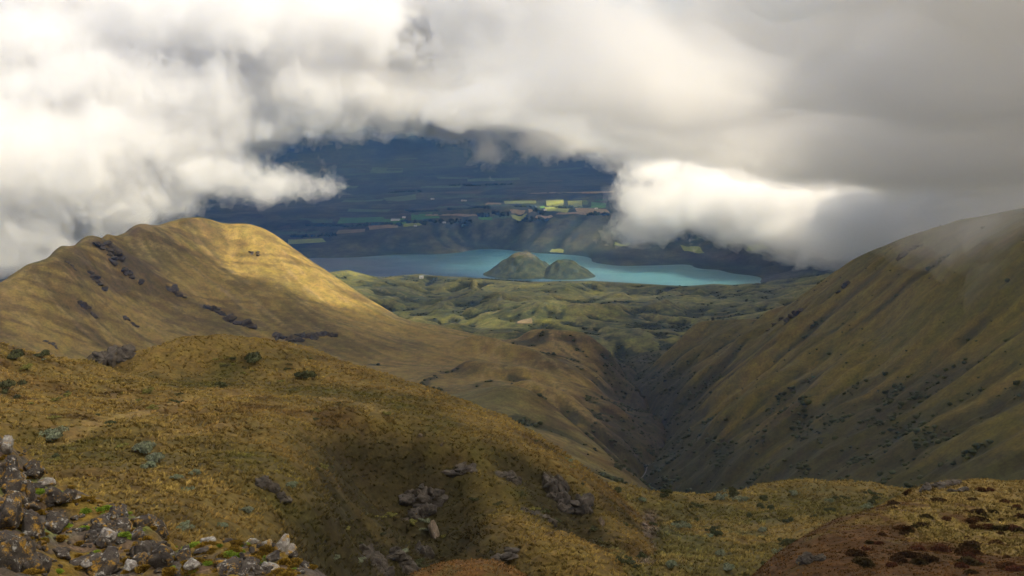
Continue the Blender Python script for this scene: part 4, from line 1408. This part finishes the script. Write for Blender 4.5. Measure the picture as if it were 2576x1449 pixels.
# ================================================================== boulders and crags of the near hills
for (u, v, w, h, g, mi, lb) in [
        (285, 888, 38, 24, hill, 0, 'lone lichen grey boulder on the saddle in front of the golden ridge'), (262, 896, 16, 10, hill, 1, 'small rock leaning on the lone grey boulder'), (318, 896, 14, 9, hill, 2, 'low rock beside the lone boulder'),
        (690, 1228, 30, 22, hill, 3, 'half buried dark boulder in the middle of the near hillside'), (1395, 1220, 26, 32, hill, 4, 'tall grey crag on the steep edge of the near hill'), (1405, 1255, 22, 24, hill, 5, 'dark crag just under the tall grey crag'),
        (1450, 1268, 28, 24, hill, 6, 'blocky dark crag on the hill edge below the tall grey one'), (1040, 1250, 26, 20, hill, 7, 'dark crag at the head of the shaded gully'), (1085, 1252, 26, 22, hill, 8, 'second dark crag at the head of the shaded gully'),
        (1060, 1290, 30, 26, hill, 0, 'dark overhanging crag in the shaded gully above the tan slab'), (1092, 1330, 22, 30, hill, 1, 'tan smooth rock slab standing in the shaded gully'), (1070, 1385, 20, 26, hill, 2, 'narrow dark rock rib below the tan slab'),
        (1030, 1430, 40, 26, hill, 3, 'dark rock wall at the bottom of the shaded gully'), (950, 1420, 34, 30, hill, 4, 'dark hollowed crag at the bottom beside the ledge rocks'), (1165, 1180, 26, 10, hill, 5, 'low dark rock on the upper part of the shaded slope'),
        (1278, 1196, 22, 14, hill, 6, 'small grey rock on the slope beside the tall crag'), (1330, 1285, 14, 12, hill, 7, 'small purple grey rock below the tall crag'), (1372, 1298, 22, 9, hill, 8, 'flat dark rock below the blocky crag'), (1255, 1420, 34, 12, hill, 0, 'grey rock band near the brown mound at the bottom edge'),
        (1514, 1312, 7, 14, hill, 1, 'pale sliver of rock on the rim of the near hill'), (1058, 1095, 8, 6, hill, 2, 'tiny pale stone on the grass above the shaded slope'), (1110, 1118, 5, 8, hill, 3, 'tiny upright pale stone above the shaded slope'),
        (2345, 1225, 24, 9, bk, 4, 'grey rock lying at the low end of the knoll skyline'), (2398, 1214, 20, 12, bk, 5, 'grey topped rock on the knoll skyline'), (2415, 1232, 14, 9, bk, 6, 'small mottled rock under the skyline rock of the knoll'), (2040, 1405, 24, 16, bk, 7, 'dark rock under the edge of the rust brown knoll'),
        (1616, 1350, 9, 7, kn, 1, 'pinkish stone in the dry gully of the hummocky slope'), (1622, 1320, 8, 6, kn, 2, 'small pinkish stone higher in the dry gully'), (1606, 1385, 10, 8, kn, 3, 'pinkish stone at the bottom of the dry gully'), (1632, 1365, 7, 6, kn, 4, 'dark stone on the bank of the dry gully')]:
    if 'tan' in lb.split()[:1] or 'pale' in lb or 'pinkish' in lb:
        x, y, z = near_hit(u, v + h * 0.5, g, 13, 290)
        k = y / FPX
        mat = bpy.data.materials.get('tan_rock') or rock_mat('tan_rock', (0.19, 0.145, 0.105), 0.1, 0.0, 1.5)
        put_rock('boulder', ROCKS[mi], mat, (x, y + w * k * 0.25, z + h * k * 0.12), (w * k * 1.1, w * k * 0.9, h * k * 1.4), rnd.uniform(0, 6.28), rnd.uniform(-0.35, 0.35), label=lb, category='rock')
    else:
        crag('crag' if 'crag' in lb else 'boulder', u, v, w * 1.45, h * 1.4, near_fn(g), 13, 290, M_crag, 200 + int(u), 7 + int(w / 3), (0.8, 0.6), label=lb, category='rock')

# ================================================================== the rock ledge at the viewer's feet
LP = []
for u, v, D in [(-200, 1060, 9.4), (-60, 1085, 9.2), (0, 1100, 9.0), (60, 1198, 8.4), (120, 1235, 8.1), (170, 1256, 7.9), (270, 1276, 7.5), (330, 1318, 7.0), (365, 1360, 6.6), (430, 1384, 6.4), (560, 1382, 6.25), (700, 1384, 6.0), (750, 1420, 5.6), (778, 1449, 5.3), (800, 1520, 4.8)]:
    p = P(u, v, D)
    LP += [p, (p[0] + 0.35, p[1] + 0.55, p[2] - 0.75), (p[0] + 1.0, p[1] + 1.4, p[2] - 2.2)]
for u, v, D in [(0, 1200, 7.6), (60, 1290, 7.0), (0, 1330, 6.2), (130, 1340, 6.8), (200, 1320, 7.1), (150, 1400, 6.2), (60, 1420, 5.5), (250, 1380, 6.4), (300, 1420, 5.9), (380, 1420, 5.9), (450, 1449, 5.55), (560, 1420, 5.8), (650, 1430, 5.6), (700, 1480, 5.1), (500, 1520, 4.9), (150, 1500, 5.0), (0, 1500, 4.6), (300, 1520, 4.9), (300, 1700, 3.6), (600, 1700, 3.6), (-200, 1400, 5.4), (-200, 1600, 4.0)]:
    LP.append(P(u, v, D))
lg = near_grid(-6.2, 0.4, 2.6, 11.0, 0.035, LP, 3e-7, 4)
p1 = fbm(lg.X, lg.Y, 0.9, 5, 951)
p2 = ridged(lg.X, lg.Y, 0.35, 4, 953)
lg.Z += p1 * 0.07 + p2 * 0.035 + fbm(lg.X, lg.Y, 0.08, 3, 957) * 0.012
soil, mossc, gravel = np.array((0.120, 0.080, 0.050)), np.array((0.150, 0.095, 0.014)), np.array((0.075, 0.062, 0.050))
lc = mixc(soil, gravel, smooth(-0.2, 0.5, p2 - 0.6))
lc = mixc(lc, mossc, 0.9 * smooth(-0.05, 0.45, fbm(lg.X, lg.Y, 0.45, 4, 961) + 0.35 * smooth(-2.2, -1.5, lg.X)))
lc = mixc(lc, np.array((0.16, 0.19, 0.03)), 0.6 * smooth(0.35, 0.7, fbm(lg.X, lg.Y, 0.6, 4, 967)))
M_led = ground_mat('ledge_ground', (0.12, 0.03), 0.4, 0.9, 0.03)
link('rocky_ledge_ground', grid_mesh('ledge', lg, None, lc), M_led, kind='structure')


def ledge_hit(u, v):
    return hit(u, v, 2.7, 10.9, near_fn(lg), 2500)


KEY = [  # (u, v, half width, half height, shape, pale?, label)
    (18, 1092, 40, 14, 0, 1, 'pale flat slab topping the rock ledge at the picture edge'), (12, 1125, 26, 24, 1, 1, 'pale rounded rock under the flat slab at the picture edge'), (28, 1165, 22, 20, 2, 0, 'lichen spotted rock below the pale rounded rock'), (35, 1210, 34, 34, 3, 0, 'large dark rock at the picture edge of the ledge'),
    (78, 1192, 18, 14, 4, 0, 'reddish grey stone on the ledge crest'), (72, 1240, 20, 34, 5, 0, 'dark upright rock below the reddish stone'), (108, 1215, 24, 12, 6, 1, 'grey stone with pale top along the ledge crest'), (130, 1245, 24, 16, 7, 0, 'tan lichen stone on the ledge crest'),
    (155, 1255, 17, 20, 8, 0, 'dark notched stone next to the bare soil'), (188, 1252, 14, 6, 0, 1, 'thin white stone at the top of the bare soil patch'), (20, 1300, 36, 50, 1, 0, 'tall dark rock face at the picture edge'), (25, 1400, 44, 50, 2, 0, 'big shadowed rock in the bottom corner'),
    (85, 1330, 30, 40, 3, 0, 'grey brown rock streaked with lichen near the corner'), (95, 1420, 36, 34, 4, 1, 'pale mottled rock at the bottom beside the soil'), (290, 1300, 30, 24, 5, 0, 'violet grey boulder standing on the ledge crest'), (310, 1322, 26, 22, 6, 0, 'violet grey block at the foot of the crest boulder'),
    (345, 1345, 18, 16, 7, 0, 'orange lichen stone below the violet grey boulder'), (360, 1390, 26, 34, 8, 1, 'tall ribbed grey rock in the middle of the ledge'), (392, 1375, 28, 20, 0, 0, 'mossy dark rock beside the ribbed one'), (405, 1415, 28, 30, 1, 0, 'black shaded rock at the bottom of the ledge'),
    (155, 1395, 22, 14, 2, 1, 'pale pointed stone lying on the bare soil'), (260, 1425, 44, 34, 3, 0, 'broad dark rock at the bottom edge of the ledge'), (230, 1345, 20, 13, 4, 0, 'brown stone among orange moss'), (255, 1365, 26, 18, 5, 0, 'dark stone under the orange moss'),
    (485, 1350, 13, 8, 6, 1, 'white stone on the near end of the low ledge'), (522, 1360, 15, 10, 7, 1, 'white block on the low ledge beside the white stone'), (455, 1368, 18, 10, 8, 1, 'pale stone at the start of the low ledge'), (510, 1385, 24, 9, 0, 0, 'dark flat stone under the white block'),
    (632, 1364, 14, 8, 1, 1, 'small pale stone between the two ends of the low ledge'), (670, 1370, 14, 11, 2, 1, 'pale stone leaning on the white topped boulder'), (707, 1374, 26, 22, 3, 1, 'white topped boulder at the far end of the low ledge'), (738, 1400, 14, 14, 4, 0, 'orange stone under the white topped boulder'),
    (620, 1405, 18, 15, 5, 0, 'grey stone in the orange moss of the low ledge'), (560, 1415, 20, 14, 6, 0, 'grey brown stone low in the orange moss'), (680, 1430, 20, 14, 7, 1, 'pale stone at the bottom below the white topped boulder'), (480, 1425, 22, 20, 8, 1, 'pale lichen stone at the bottom of the low ledge'), (610, 1440, 22, 14, 0, 0, 'dark stone at the bottom edge in orange moss')]
for (u, v, w, h, mi, pale, lb) in KEY:
    x, y, z = ledge_hit(u, min(v + h * 0.55, 1500))
    k = y / FPX
    put_rock('ledge_rock', ROCKS[mi], M_stone2 if pale and (v < 1260 or v > 1345 and u > 420) else M_stone, (x, y + w * k * 0.3, z + h * k * 0.45), (w * k * 1.2, w * k, h * k * 1.5), rnd.uniform(0, 6.28), rnd.uniform(-0.25, 0.25), label=lb, category='rock')
for i_, (u, v, w, h, lb) in enumerate([(10, 1180, 50, 56, 'jagged dark outcrop rising at the picture edge under the pale slab'), (40, 1290, 62, 56, 'dark jagged outcrop mass in the middle of the picture edge'), (30, 1400, 70, 60, 'dark cracked outcrop mass filling the bottom corner'), (285, 1325, 44, 40, 'mossy outcrop carrying the violet grey boulder'), (390, 1405, 52, 44, 'dark mossy outcrop between the two parts of the ledge'), (250, 1420, 60, 36, 'low dark outcrop at the bottom beside the soil'), (600, 1425, 90, 30, 'orange mossy outcrop carrying the low ledge stones')]):
    crag('outcrop', u, v, w, h, near_fn(lg), 2.7, 10.9, M_stone, 800 + i_, 9, (0.7, 0.5), label=lb, category='rock')
n_s = 0
while n_s < 70:
    u, v = rnd.uniform(0, 770), rnd.uniform(1120, 1449)
    x, y, z = ledge_hit(u, v)
    if z < 700 or (abs(u - 190) < 55 and 1262 < v < 1330) or (110 < u < 200 and 1365 < v < 1449):
        continue
    s_ = rnd.uniform(0.035, 0.085) * (1.25 if u < 420 else 0.75)
    put_rock('loose_rock', rnd.choice(ROCKS), M_stone2 if rnd.random() < 0.15 else M_stone, (x, y, z + s_ * 0.15), (s_ * rnd.uniform(0.9, 1.4), s_, s_ * rnd.uniform(0.8, 1.5)), rnd.uniform(0, 6.28), rnd.uniform(-0.4, 0.4), label='lichen covered rock wedged between the larger rocks of the ledge', category='rock', group='rocks wedged into the ledge')
    n_s += 1
items = []
while len(items) < 420:
    u, v = rnd.uniform(0, 790), rnd.uniform(1100, 1449)
    x, y, z = ledge_hit(u, v)
    if z < 700:
        continue
    s_ = rnd.uniform(0.008, 0.030)
    items.append((rnd.choice(ROCKS_S), (x, y, z + s_ * 0.2), (s_ * 1.2, s_, s_), rnd.uniform(0, 6.28)))
join_copies('ledge_rubble', items, M_stone)

MOSS_G = [moss_mesh(1000 + i, (0.13, 0.20, 0.015), (0.26, 0.33, 0.04)) for i in range(3)]
MOSS_O = [moss_mesh(1010 + i, (0.11, 0.060, 0.008), (0.30, 0.185, 0.024)) for i in range(3)]
for (u, v, w, lb) in [(157, 1328, 26, 'brightest green moss cushion beside the bare soil'), (212, 1330, 15, 'smaller green moss cushion next to the brightest one'), (232, 1398, 15, 'green moss tuft low between dark rocks'), (215, 1288, 18, 'green moss cushion at the top of the bare soil'), (148, 1440, 14, 'green moss tuft at the bottom edge on the soil'),
                      (600, 1400, 18, 'yellow green moss patch on the low ledge'), (107, 1360, 14, 'yellow green moss tuft above the pale pointed stone'), (268, 1280, 16, 'yellow green moss on the crest before the violet boulder')]:
    x, y, z = ledge_hit(u, v)
    k = y / FPX
    o = link('moss_cushion', rnd.choice(MOSS_G), None, label=lb, category='moss')
    o.location = (x, y, z)
    o.scale = (w * k * 1.1, w * k, w * k)
    o.rotation_euler.z = rnd.uniform(0, 6.28)
items = []
while len(items) < 620:
    u, v = rnd.uniform(0, 790), rnd.uniform(1120, 1449)
    x, y, z = ledge_hit(u, v)
    if z < 700 or (abs(u - 190) < 50 and 1265 < v < 1330) or (110 < u < 190 and v > 1370):
        continue
    if u < 420 and rnd.random() < 0.45:
        continue
    s_ = rnd.uniform(0.014, 0.050)
    items.append((rnd.choice(MOSS_O if rnd.random() < 0.88 else MOSS_G), (x, y, z), (s_ * 1.25, s_, s_ * 0.85), rnd.uniform(0, 6.28)))
join_copies('ledge_moss_vegetation', items, M_blade, True)

# ================================================================== clouds
def cloud_material(name, ext, aniso, tone=(0.992, 0.986, 0.975)):
    m = bpy.data.materials.new(name)
    m.use_nodes = True
    nt = m.node_tree
    nt.nodes.remove(nt.nodes['Principled BSDF'])
    pv = nt.nodes.new('ShaderNodeVolumePrincipled')
    pv.inputs['Color'].default_value = (*tone, 1)
    pv.inputs['Density'].default_value = ext
    pv.inputs['Anisotropy'].default_value = aniso
    nt.links.new(pv.outputs[0], nt.nodes['Material Output'].inputs['Volume'])
    return m


def cloud_skins(name, lo, hi, voxel, puffs, noise_m, amp, seed, levels, squash=1.0):
    """skins of a cloud: rounded puffs (centre, radii, hardness) eaten into by curling fractal noise, one skin per level"""
    ng = bpy.data.node_groups.new(name, 'GeometryNodeTree')
    ng.interface.new_socket('Geometry', in_out='INPUT', socket_type='NodeSocketGeometry')
    ng.interface.new_socket('Geometry', in_out='OUTPUT', socket_type='NodeSocketGeometry')
    N, L = ng.nodes, ng.links
    go = N.new('NodeGroupOutput')
    pos = N.new('GeometryNodeInputPosition').outputs[0]

    def vm(op, a, b=None):
        n = N.new('ShaderNodeVectorMath')
        n.operation = op
        for i, q in ((0, a), (1, b)):
            if q is None:
                continue
            if isinstance(q, (tuple, list)):
                n.inputs[i].default_value = q
            else:
                L.new(q, n.inputs[i])
        return n

    def mt(op, a, b=None, c=None):
        n = N.new('ShaderNodeMath')
        n.operation = op
        for i, q in ((0, a), (1, b), (2, c)):
            if q is None:
                continue
            if isinstance(q, (int, float)):
                n.inputs[i].default_value = q
            else:
                L.new(q, n.inputs[i])
        return n.outputs[0]

    def noise(vec, scale, detail, rough):
        n = N.new('ShaderNodeTexNoise')
        n.inputs['Scale'].default_value = scale
        n.inputs['Detail'].default_value = detail
        n.inputs['Roughness'].default_value = rough
        L.new(vec, n.inputs['Vector'])
        return n.outputs
    off = vm('MULTIPLY', vm('ADD', pos, (seed * 913.0, seed * 377.0, 0.0)).outputs[0], (1.0, 1.0, 1.0 / squash)).outputs[0]
    w = noise(off, 1.0 / (noise_m * 0.8), 2, 0.5)[1]
    w = vm('SCALE', vm('SUBTRACT', w, (0.5, 0.5, 0.5)).outputs[0])
    w.inputs['Scale'].default_value = noise_m * 0.9
    bent = vm('ADD', off, w.outputs[0]).outputs[0]
    nz = noise(bent, 1.0 / noise_m, 7, 0.80)[0]
    f = None
    for c, r, k in puffs:
        q = vm('MULTIPLY', vm('SUBTRACT', pos, tuple(c)).outputs[0], tuple(1.0 / a for a in r)).outputs[0]
        d = mt('MULTIPLY', mt('SUBTRACT', 1.0, vm('LENGTH', q).outputs['Value']), k)
        f = d if f is None else mt('SMOOTH_MAX', f, d, 0.25)
    f = mt('ADD', f, mt('MULTIPLY', mt('SUBTRACT', nz, 0.5), amp))
    sp = N.new('ShaderNodeSeparateXYZ')
    L.new(pos, sp.inputs[0])
    for k in range(3):
        for s_, e_ in ((1, lo[k]), (-1, hi[k])):
            f = mt('MINIMUM', f, mt('MULTIPLY', mt('SUBTRACT', mt('MULTIPLY', mt('SUBTRACT', sp.outputs[k], float(e_)), float(s_)), voxel * 1.5), 0.008))
    f = mt('MAXIMUM', mt('MINIMUM', f, 1.5), -1.0)
    vc = N.new('GeometryNodeVolumeCube')
    vc.inputs['Background'].default_value = 0.0
    vc.inputs['Min'].default_value = lo
    vc.inputs['Max'].default_value = hi
    for k, a in enumerate('XYZ'):
        vc.inputs['Resolution ' + a].default_value = int((hi[k] - lo[k]) / voxel)
    L.new(mt('ADD', f, 1.0), vc.inputs['Density'])
    v2 = N.new('GeometryNodeVolumeToMesh')
    L.new(vc.outputs[0], v2.inputs['Volume'])
    L.new(v2.outputs[0], go.inputs[0])
    tmp_me = bpy.data.meshes.new('tmp')
    tmp = bpy.data.objects.new('tmp', tmp_me)
    C.objects.link(tmp)
    md = tmp.modifiers.new('cloud', 'NODES')
    md.node_group = ng
    out = []
    for t in levels:
        v2.inputs['Threshold'].default_value = 1.0 + t
        tmp.update_tag()
        dg = bpy.context.evaluated_depsgraph_get()
        dg.update()
        me = bpy.data.meshes.new_from_object(tmp.evaluated_get(dg), depsgraph=dg)
        me.materials.clear()
        me.name = name
        out.append(me)
    bpy.data.objects.remove(tmp)
    bpy.data.meshes.remove(tmp_me)
    bpy.data.node_groups.remove(ng)
    return out


def make_cloud(name, lo, hi, voxel, puffs, ext, noise_m, amp, seed, levels=(0.0, 0.3, 0.7), aniso=0.2, squash=1.0, **props):
    """a cloud with a thin veil outside and denser cores inside, so that its edge is soft"""
    e = empty(name, [(lo[k] + hi[k]) / 2 for k in range(3)], **props)
    for me, part, x in zip(cloud_skins(name, lo, hi, voxel, puffs, noise_m, amp, seed, levels, squash), ('veil', 'body', 'core'), ext):
        if len(me.polygons) == 0:
            continue
        o = link(part, me, cloud_material(name + '_' + part, x, aniso), e)
        o.location = [-c for c in e.location]
    return e


def puffs(items, ref):
    return [(P(*c), r, min(r) / ref) for c, r in items]


# the broad deck: thin and white over the ridge, thick and grey over the mountain
dk = Grid(-9000, 9000, -2500, 13000, 75.0)
yy = np.maximum(dk.Y, 1700)
u_of = dk.X / yy * FPX + CU
v_of = np.interp(u_of, [-1500, 300, 650, 900, 1200, 1500, 1700, 2000, 2300, 2576, 3200], [300, 300, 290, 280, 290, 330, 390, 430, 480, 510, 530])
base = CAM_Z - yy * (v_of - VH) / FPX
base = np.maximum(base, 520)
base = blur(base, 4) + (400 + 350 * smooth(600, -200, dk.X)) * smooth(3800, 1700, dk.Y) + fbm(dk.X, dk.Y, 1500, 5, 201) * 70 + fbm(dk.X, dk.Y, 480, 4, 205, 0.6) * 66 + fbm(dk.X, dk.Y, 190, 2, 206) * 26
thick = np.interp(u_of, [-1500, 0, 900, 1300, 1700, 2600], [225, 225, 240, 360, 540, 720]) * smooth(-2500, 1500, dk.Y + 2000) + 330 * smooth(6300, 7600, dk.Y) + 650 * smooth(4500, 5400, dk.Y) * smooth(1900, 1200, u_of) * smooth(9000, 7000, dk.Y)
thick = blur(thick, 6) + fbm(dk.X, dk.Y, 2200, 4, 207) * 110
# breaks in the deck: where they lie, the sun comes through to the ground
BREAKS = [  # (point of the ground that the sun reaches, half width, half depth)
    ((-330, 2320, 470), 330, 170, 1.0), ((-120, 2350, 400), 200, 150, 0.9), ((-1500, 4600, 500), 1300, 700, 0.3),
    ((350, 7500, 170), 420, 650, 1.0), ((60, 3250, 170), 340, 300, 0.75), ((650, 3900, 150), 400, 260, 0.6), ((150, 4300, 110), 420, 220, 0.6), ((1250, 5600, 450), 1100, 800, 1.0), ((-50, 150, 740), 260, 300, 0.7), ((60, 1300, 460), 120, 130, 0.6),
    ((600, 5450, 0), 500, 450, 0.8)]
open_ = np.zeros_like(dk.X)
for (gx_, gy_, gz_), rx_, ry_, am_ in BREAKS:
    for _ in range(3):      # where the sun's ray from that spot crosses the deck
        zc = float(dk.at(gx_ + (1000 - gz_) * sd.x / sd.z, gy_, base)) + 150 if _ == 0 else float(dk.at(cx_, cy_, base)) + 150
        k_ = (zc - gz_) / sd.z
        cx_, cy_ = gx_ + sd.x * k_, gy_ + sd.y * k_
    d_ = np.sqrt(((dk.X - cx_) / rx_) ** 2 + ((dk.Y - cy_) / ry_) ** 2)
    open_ = np.maximum(open_, am_ * smooth(1.35, 0.75, d_ + 0.25 * fbm(dk.X, dk.Y, 300, 3, 211)))
# over the ridge the deck only starts behind the white bank
u2 = dk.X / np.maximum(dk.Y, 500) * FPX + CU
open_ = np.maximum(open_, smooth(650, -500, dk.X - 0.45 * (dk.Y - 3400) + 300 * fbm(dk.X, dk.Y, 700, 3, 217)) * smooth(2300, 2700, dk.Y) * smooth(5200, 4400, dk.Y + 300 * fbm(dk.X, dk.Y, 600, 3, 219)))
rimf = smooth(0, 900, dk.Y + 2500) * smooth(0, 1500, 13000 - dk.Y) * smooth(0, 1500, 9000 - np.abs(dk.X))
top = base + np.maximum(thick, 120) * rimf * (1 - open_) + 3
nxy = dk.nx * dk.ny
idx = np.arange(nxy).reshape(dk.ny, dk.nx)
tk = top - base
cell = np.minimum(np.minimum(tk[:-1, :-1], tk[:-1, 1:]), np.minimum(tk[1:, :-1], tk[1:, 1:])) > 25
q = np.stack([idx[:-1, :-1], idx[:-1, 1:], idx[1:, 1:], idx[1:, :-1]], -1)
pc = np.pad(cell, 1)
sides = []
for (dy_, dx_, i0, i1) in ((-1, 0, 0, 1), (0, 1, 1, 2), (1, 0, 2, 3), (0, -1, 3, 0)):
    border = cell & ~pc[1 + dy_:1 + dy_ + cell.shape[0], 1 + dx_:1 + dx_ + cell.shape[1]]
    qq = q[border]
    sides.append(np.stack([qq[:, i0], qq[:, i1], qq[:, i1] + nxy, qq[:, i0] + nxy], -1))
q = q[cell]
F = np.r_[q[:, ::-1], q + nxy, np.concatenate(sides)]
used = np.unique(F)
re_ = np.full(2 * nxy, -1, np.int64)
re_[used] = np.arange(len(used))
v = np.r_[np.c_[dk.X.ravel(), dk.Y.ravel(), base.ravel()], np.c_[dk.X.ravel(), dk.Y.ravel(), top.ravel()]][used]
me = new_mesh('cloud_deck', v, re_[F])
link('cloud_deck', me, cloud_material('cloud_deck', 0.0045, 0.35, (1.0, 0.986, 0.962)), label='broad cloud deck filling the sky, white over the golden ridge and grey over the mountain', category='cloud')

# white bank behind the ridge, torn into wisps where it ends over the plain
make_cloud('cloud_bank', (-4000, 3900, 150), (900, 5600, 1560), 14.0, puffs(
    [((0, 400, 4700), (1000, 700, 330)), ((400, 370, 4700), (480, 500, 190)), ((560, 425, 4600), (260, 300, 85)), ((-80, 600, 4500), (600, 500, 260)), ((330, 485, 4600), (300, 400, 130)), ((640, 330, 4700), (260, 300, 70)), ((250, 250, 4850), (1300, 500, 300)), ((-100, 150, 4900), (1300, 450, 300)), ((400, 20, 5050), (1500, 400, 260)), ((620, 60, 4800), (800, 350, 260)), ((1150, 0, 5100), (700, 350, 240)), ((650, 200, 4950), (600, 400, 200)), ((690, 455, 4600), (130, 180, 40))], 130),
    (0.0035, 0.0045, 0.003), 270, 4.4, 3, label='bright white cloud bank behind the golden ridge, frayed into wisps', category='cloud')

# ragged fringe hanging in front of the far mountain
make_cloud('cloud_fringe', (-2300, 6900, 330), (1900, 8100, 1150), 15.0, puffs(
    [((600, 260, 7500), (450, 400, 170)), ((820, 262, 7500), (420, 400, 150)), ((1000, 275, 7500), (450, 400, 160)), ((1200, 295, 7500), (450, 400, 180)), ((1225, 375, 7500), (130, 220, 110)), ((1420, 325, 7400), (420, 400, 190)), ((1620, 340, 7300), (450, 400, 230)), ((730, 330, 7500), (200, 250, 90))], 150),
    (0.003, 0.0045, 0.004), 270, 5.0, 5, label='pale ragged cloud fringe hanging over the dark blue far slope', category='cloud')

# white cloud rolling over the lake's shore
make_cloud('low_cloud', (300, 4500, 60), (2800, 6500, 900), 14.0, puffs(
    [((1690, 510, 5900), (300, 330, 160)), ((1625, 575, 5950), (190, 220, 80)), ((1850, 520, 5700), (380, 380, 200)), ((2050, 550, 5400), (420, 400, 200)), ((2220, 570, 5000), (420, 400, 200)), ((1655, 440, 5900), (170, 250, 110)),
     ((1900, 430, 6100), (480, 400, 180)), ((2200, 480, 5500), (500, 400, 210)), ((2450, 500, 4900), (500, 400, 210)), ((2100, 640, 5200), (250, 250, 80))], 120),
    (0.0035, 0.0045, 0.003), 250, 4.4, 7, label='white cloud hugging the lake shore beside the dark mountain slope', category='cloud')

# thin mist trailing over the mountain's shoulder
make_cloud('hill_mist', (430, 1150, 420), (1000, 1750, 800), 14.0, puffs(
    [((2560, 590, 1420), (190, 150, 60)), ((2480, 640, 1400), (90, 90, 45)), ((2576, 760, 1300), (90, 90, 70))], 60), (0.0012, 0.0015, 0.002), 110, 2.4, 9,
    label='thin grey mist trailing over the top of the mountain shoulder', category='mist')

# ================================================================== haze
def haze_box():
    me = bpy.data.meshes.new('haze')
    x0, x1, y0, y1, z0, z1 = -14500, 14500, -600, 26500, -100, 2300
    v = [(x, y, z) for z in (z0, z1) for y in (y0, y1) for x in (x0, x1)]
    me.from_pydata(v, [], [(0, 2, 3, 1), (4, 5, 7, 6), (0, 1, 5, 4), (2, 6, 7, 3), (0, 4, 6, 2), (1, 3, 7, 5)])
    m = bpy.data.materials.new('haze')
    m.use_nodes = True
    nt = m.node_tree
    nt.nodes.remove(nt.nodes['Principled BSDF'])
    pv = nt.nodes.new('ShaderNodeVolumePrincipled')
    pv.inputs['Color'].default_value = (0.10, 0.34, 1.0, 1)
    pv.inputs['Density'].default_value = HAZE
    pv.inputs['Absorption Color'].default_value = (1, 1, 1, 1)
    pv.inputs['Anisotropy'].default_value = 0.0
    nt.links.new(pv.outputs[0], nt.nodes['Material Output'].inputs['Volume'])
    link('haze', me, m, kind='stuff')


HAZE = 2.9e-5
haze_box()
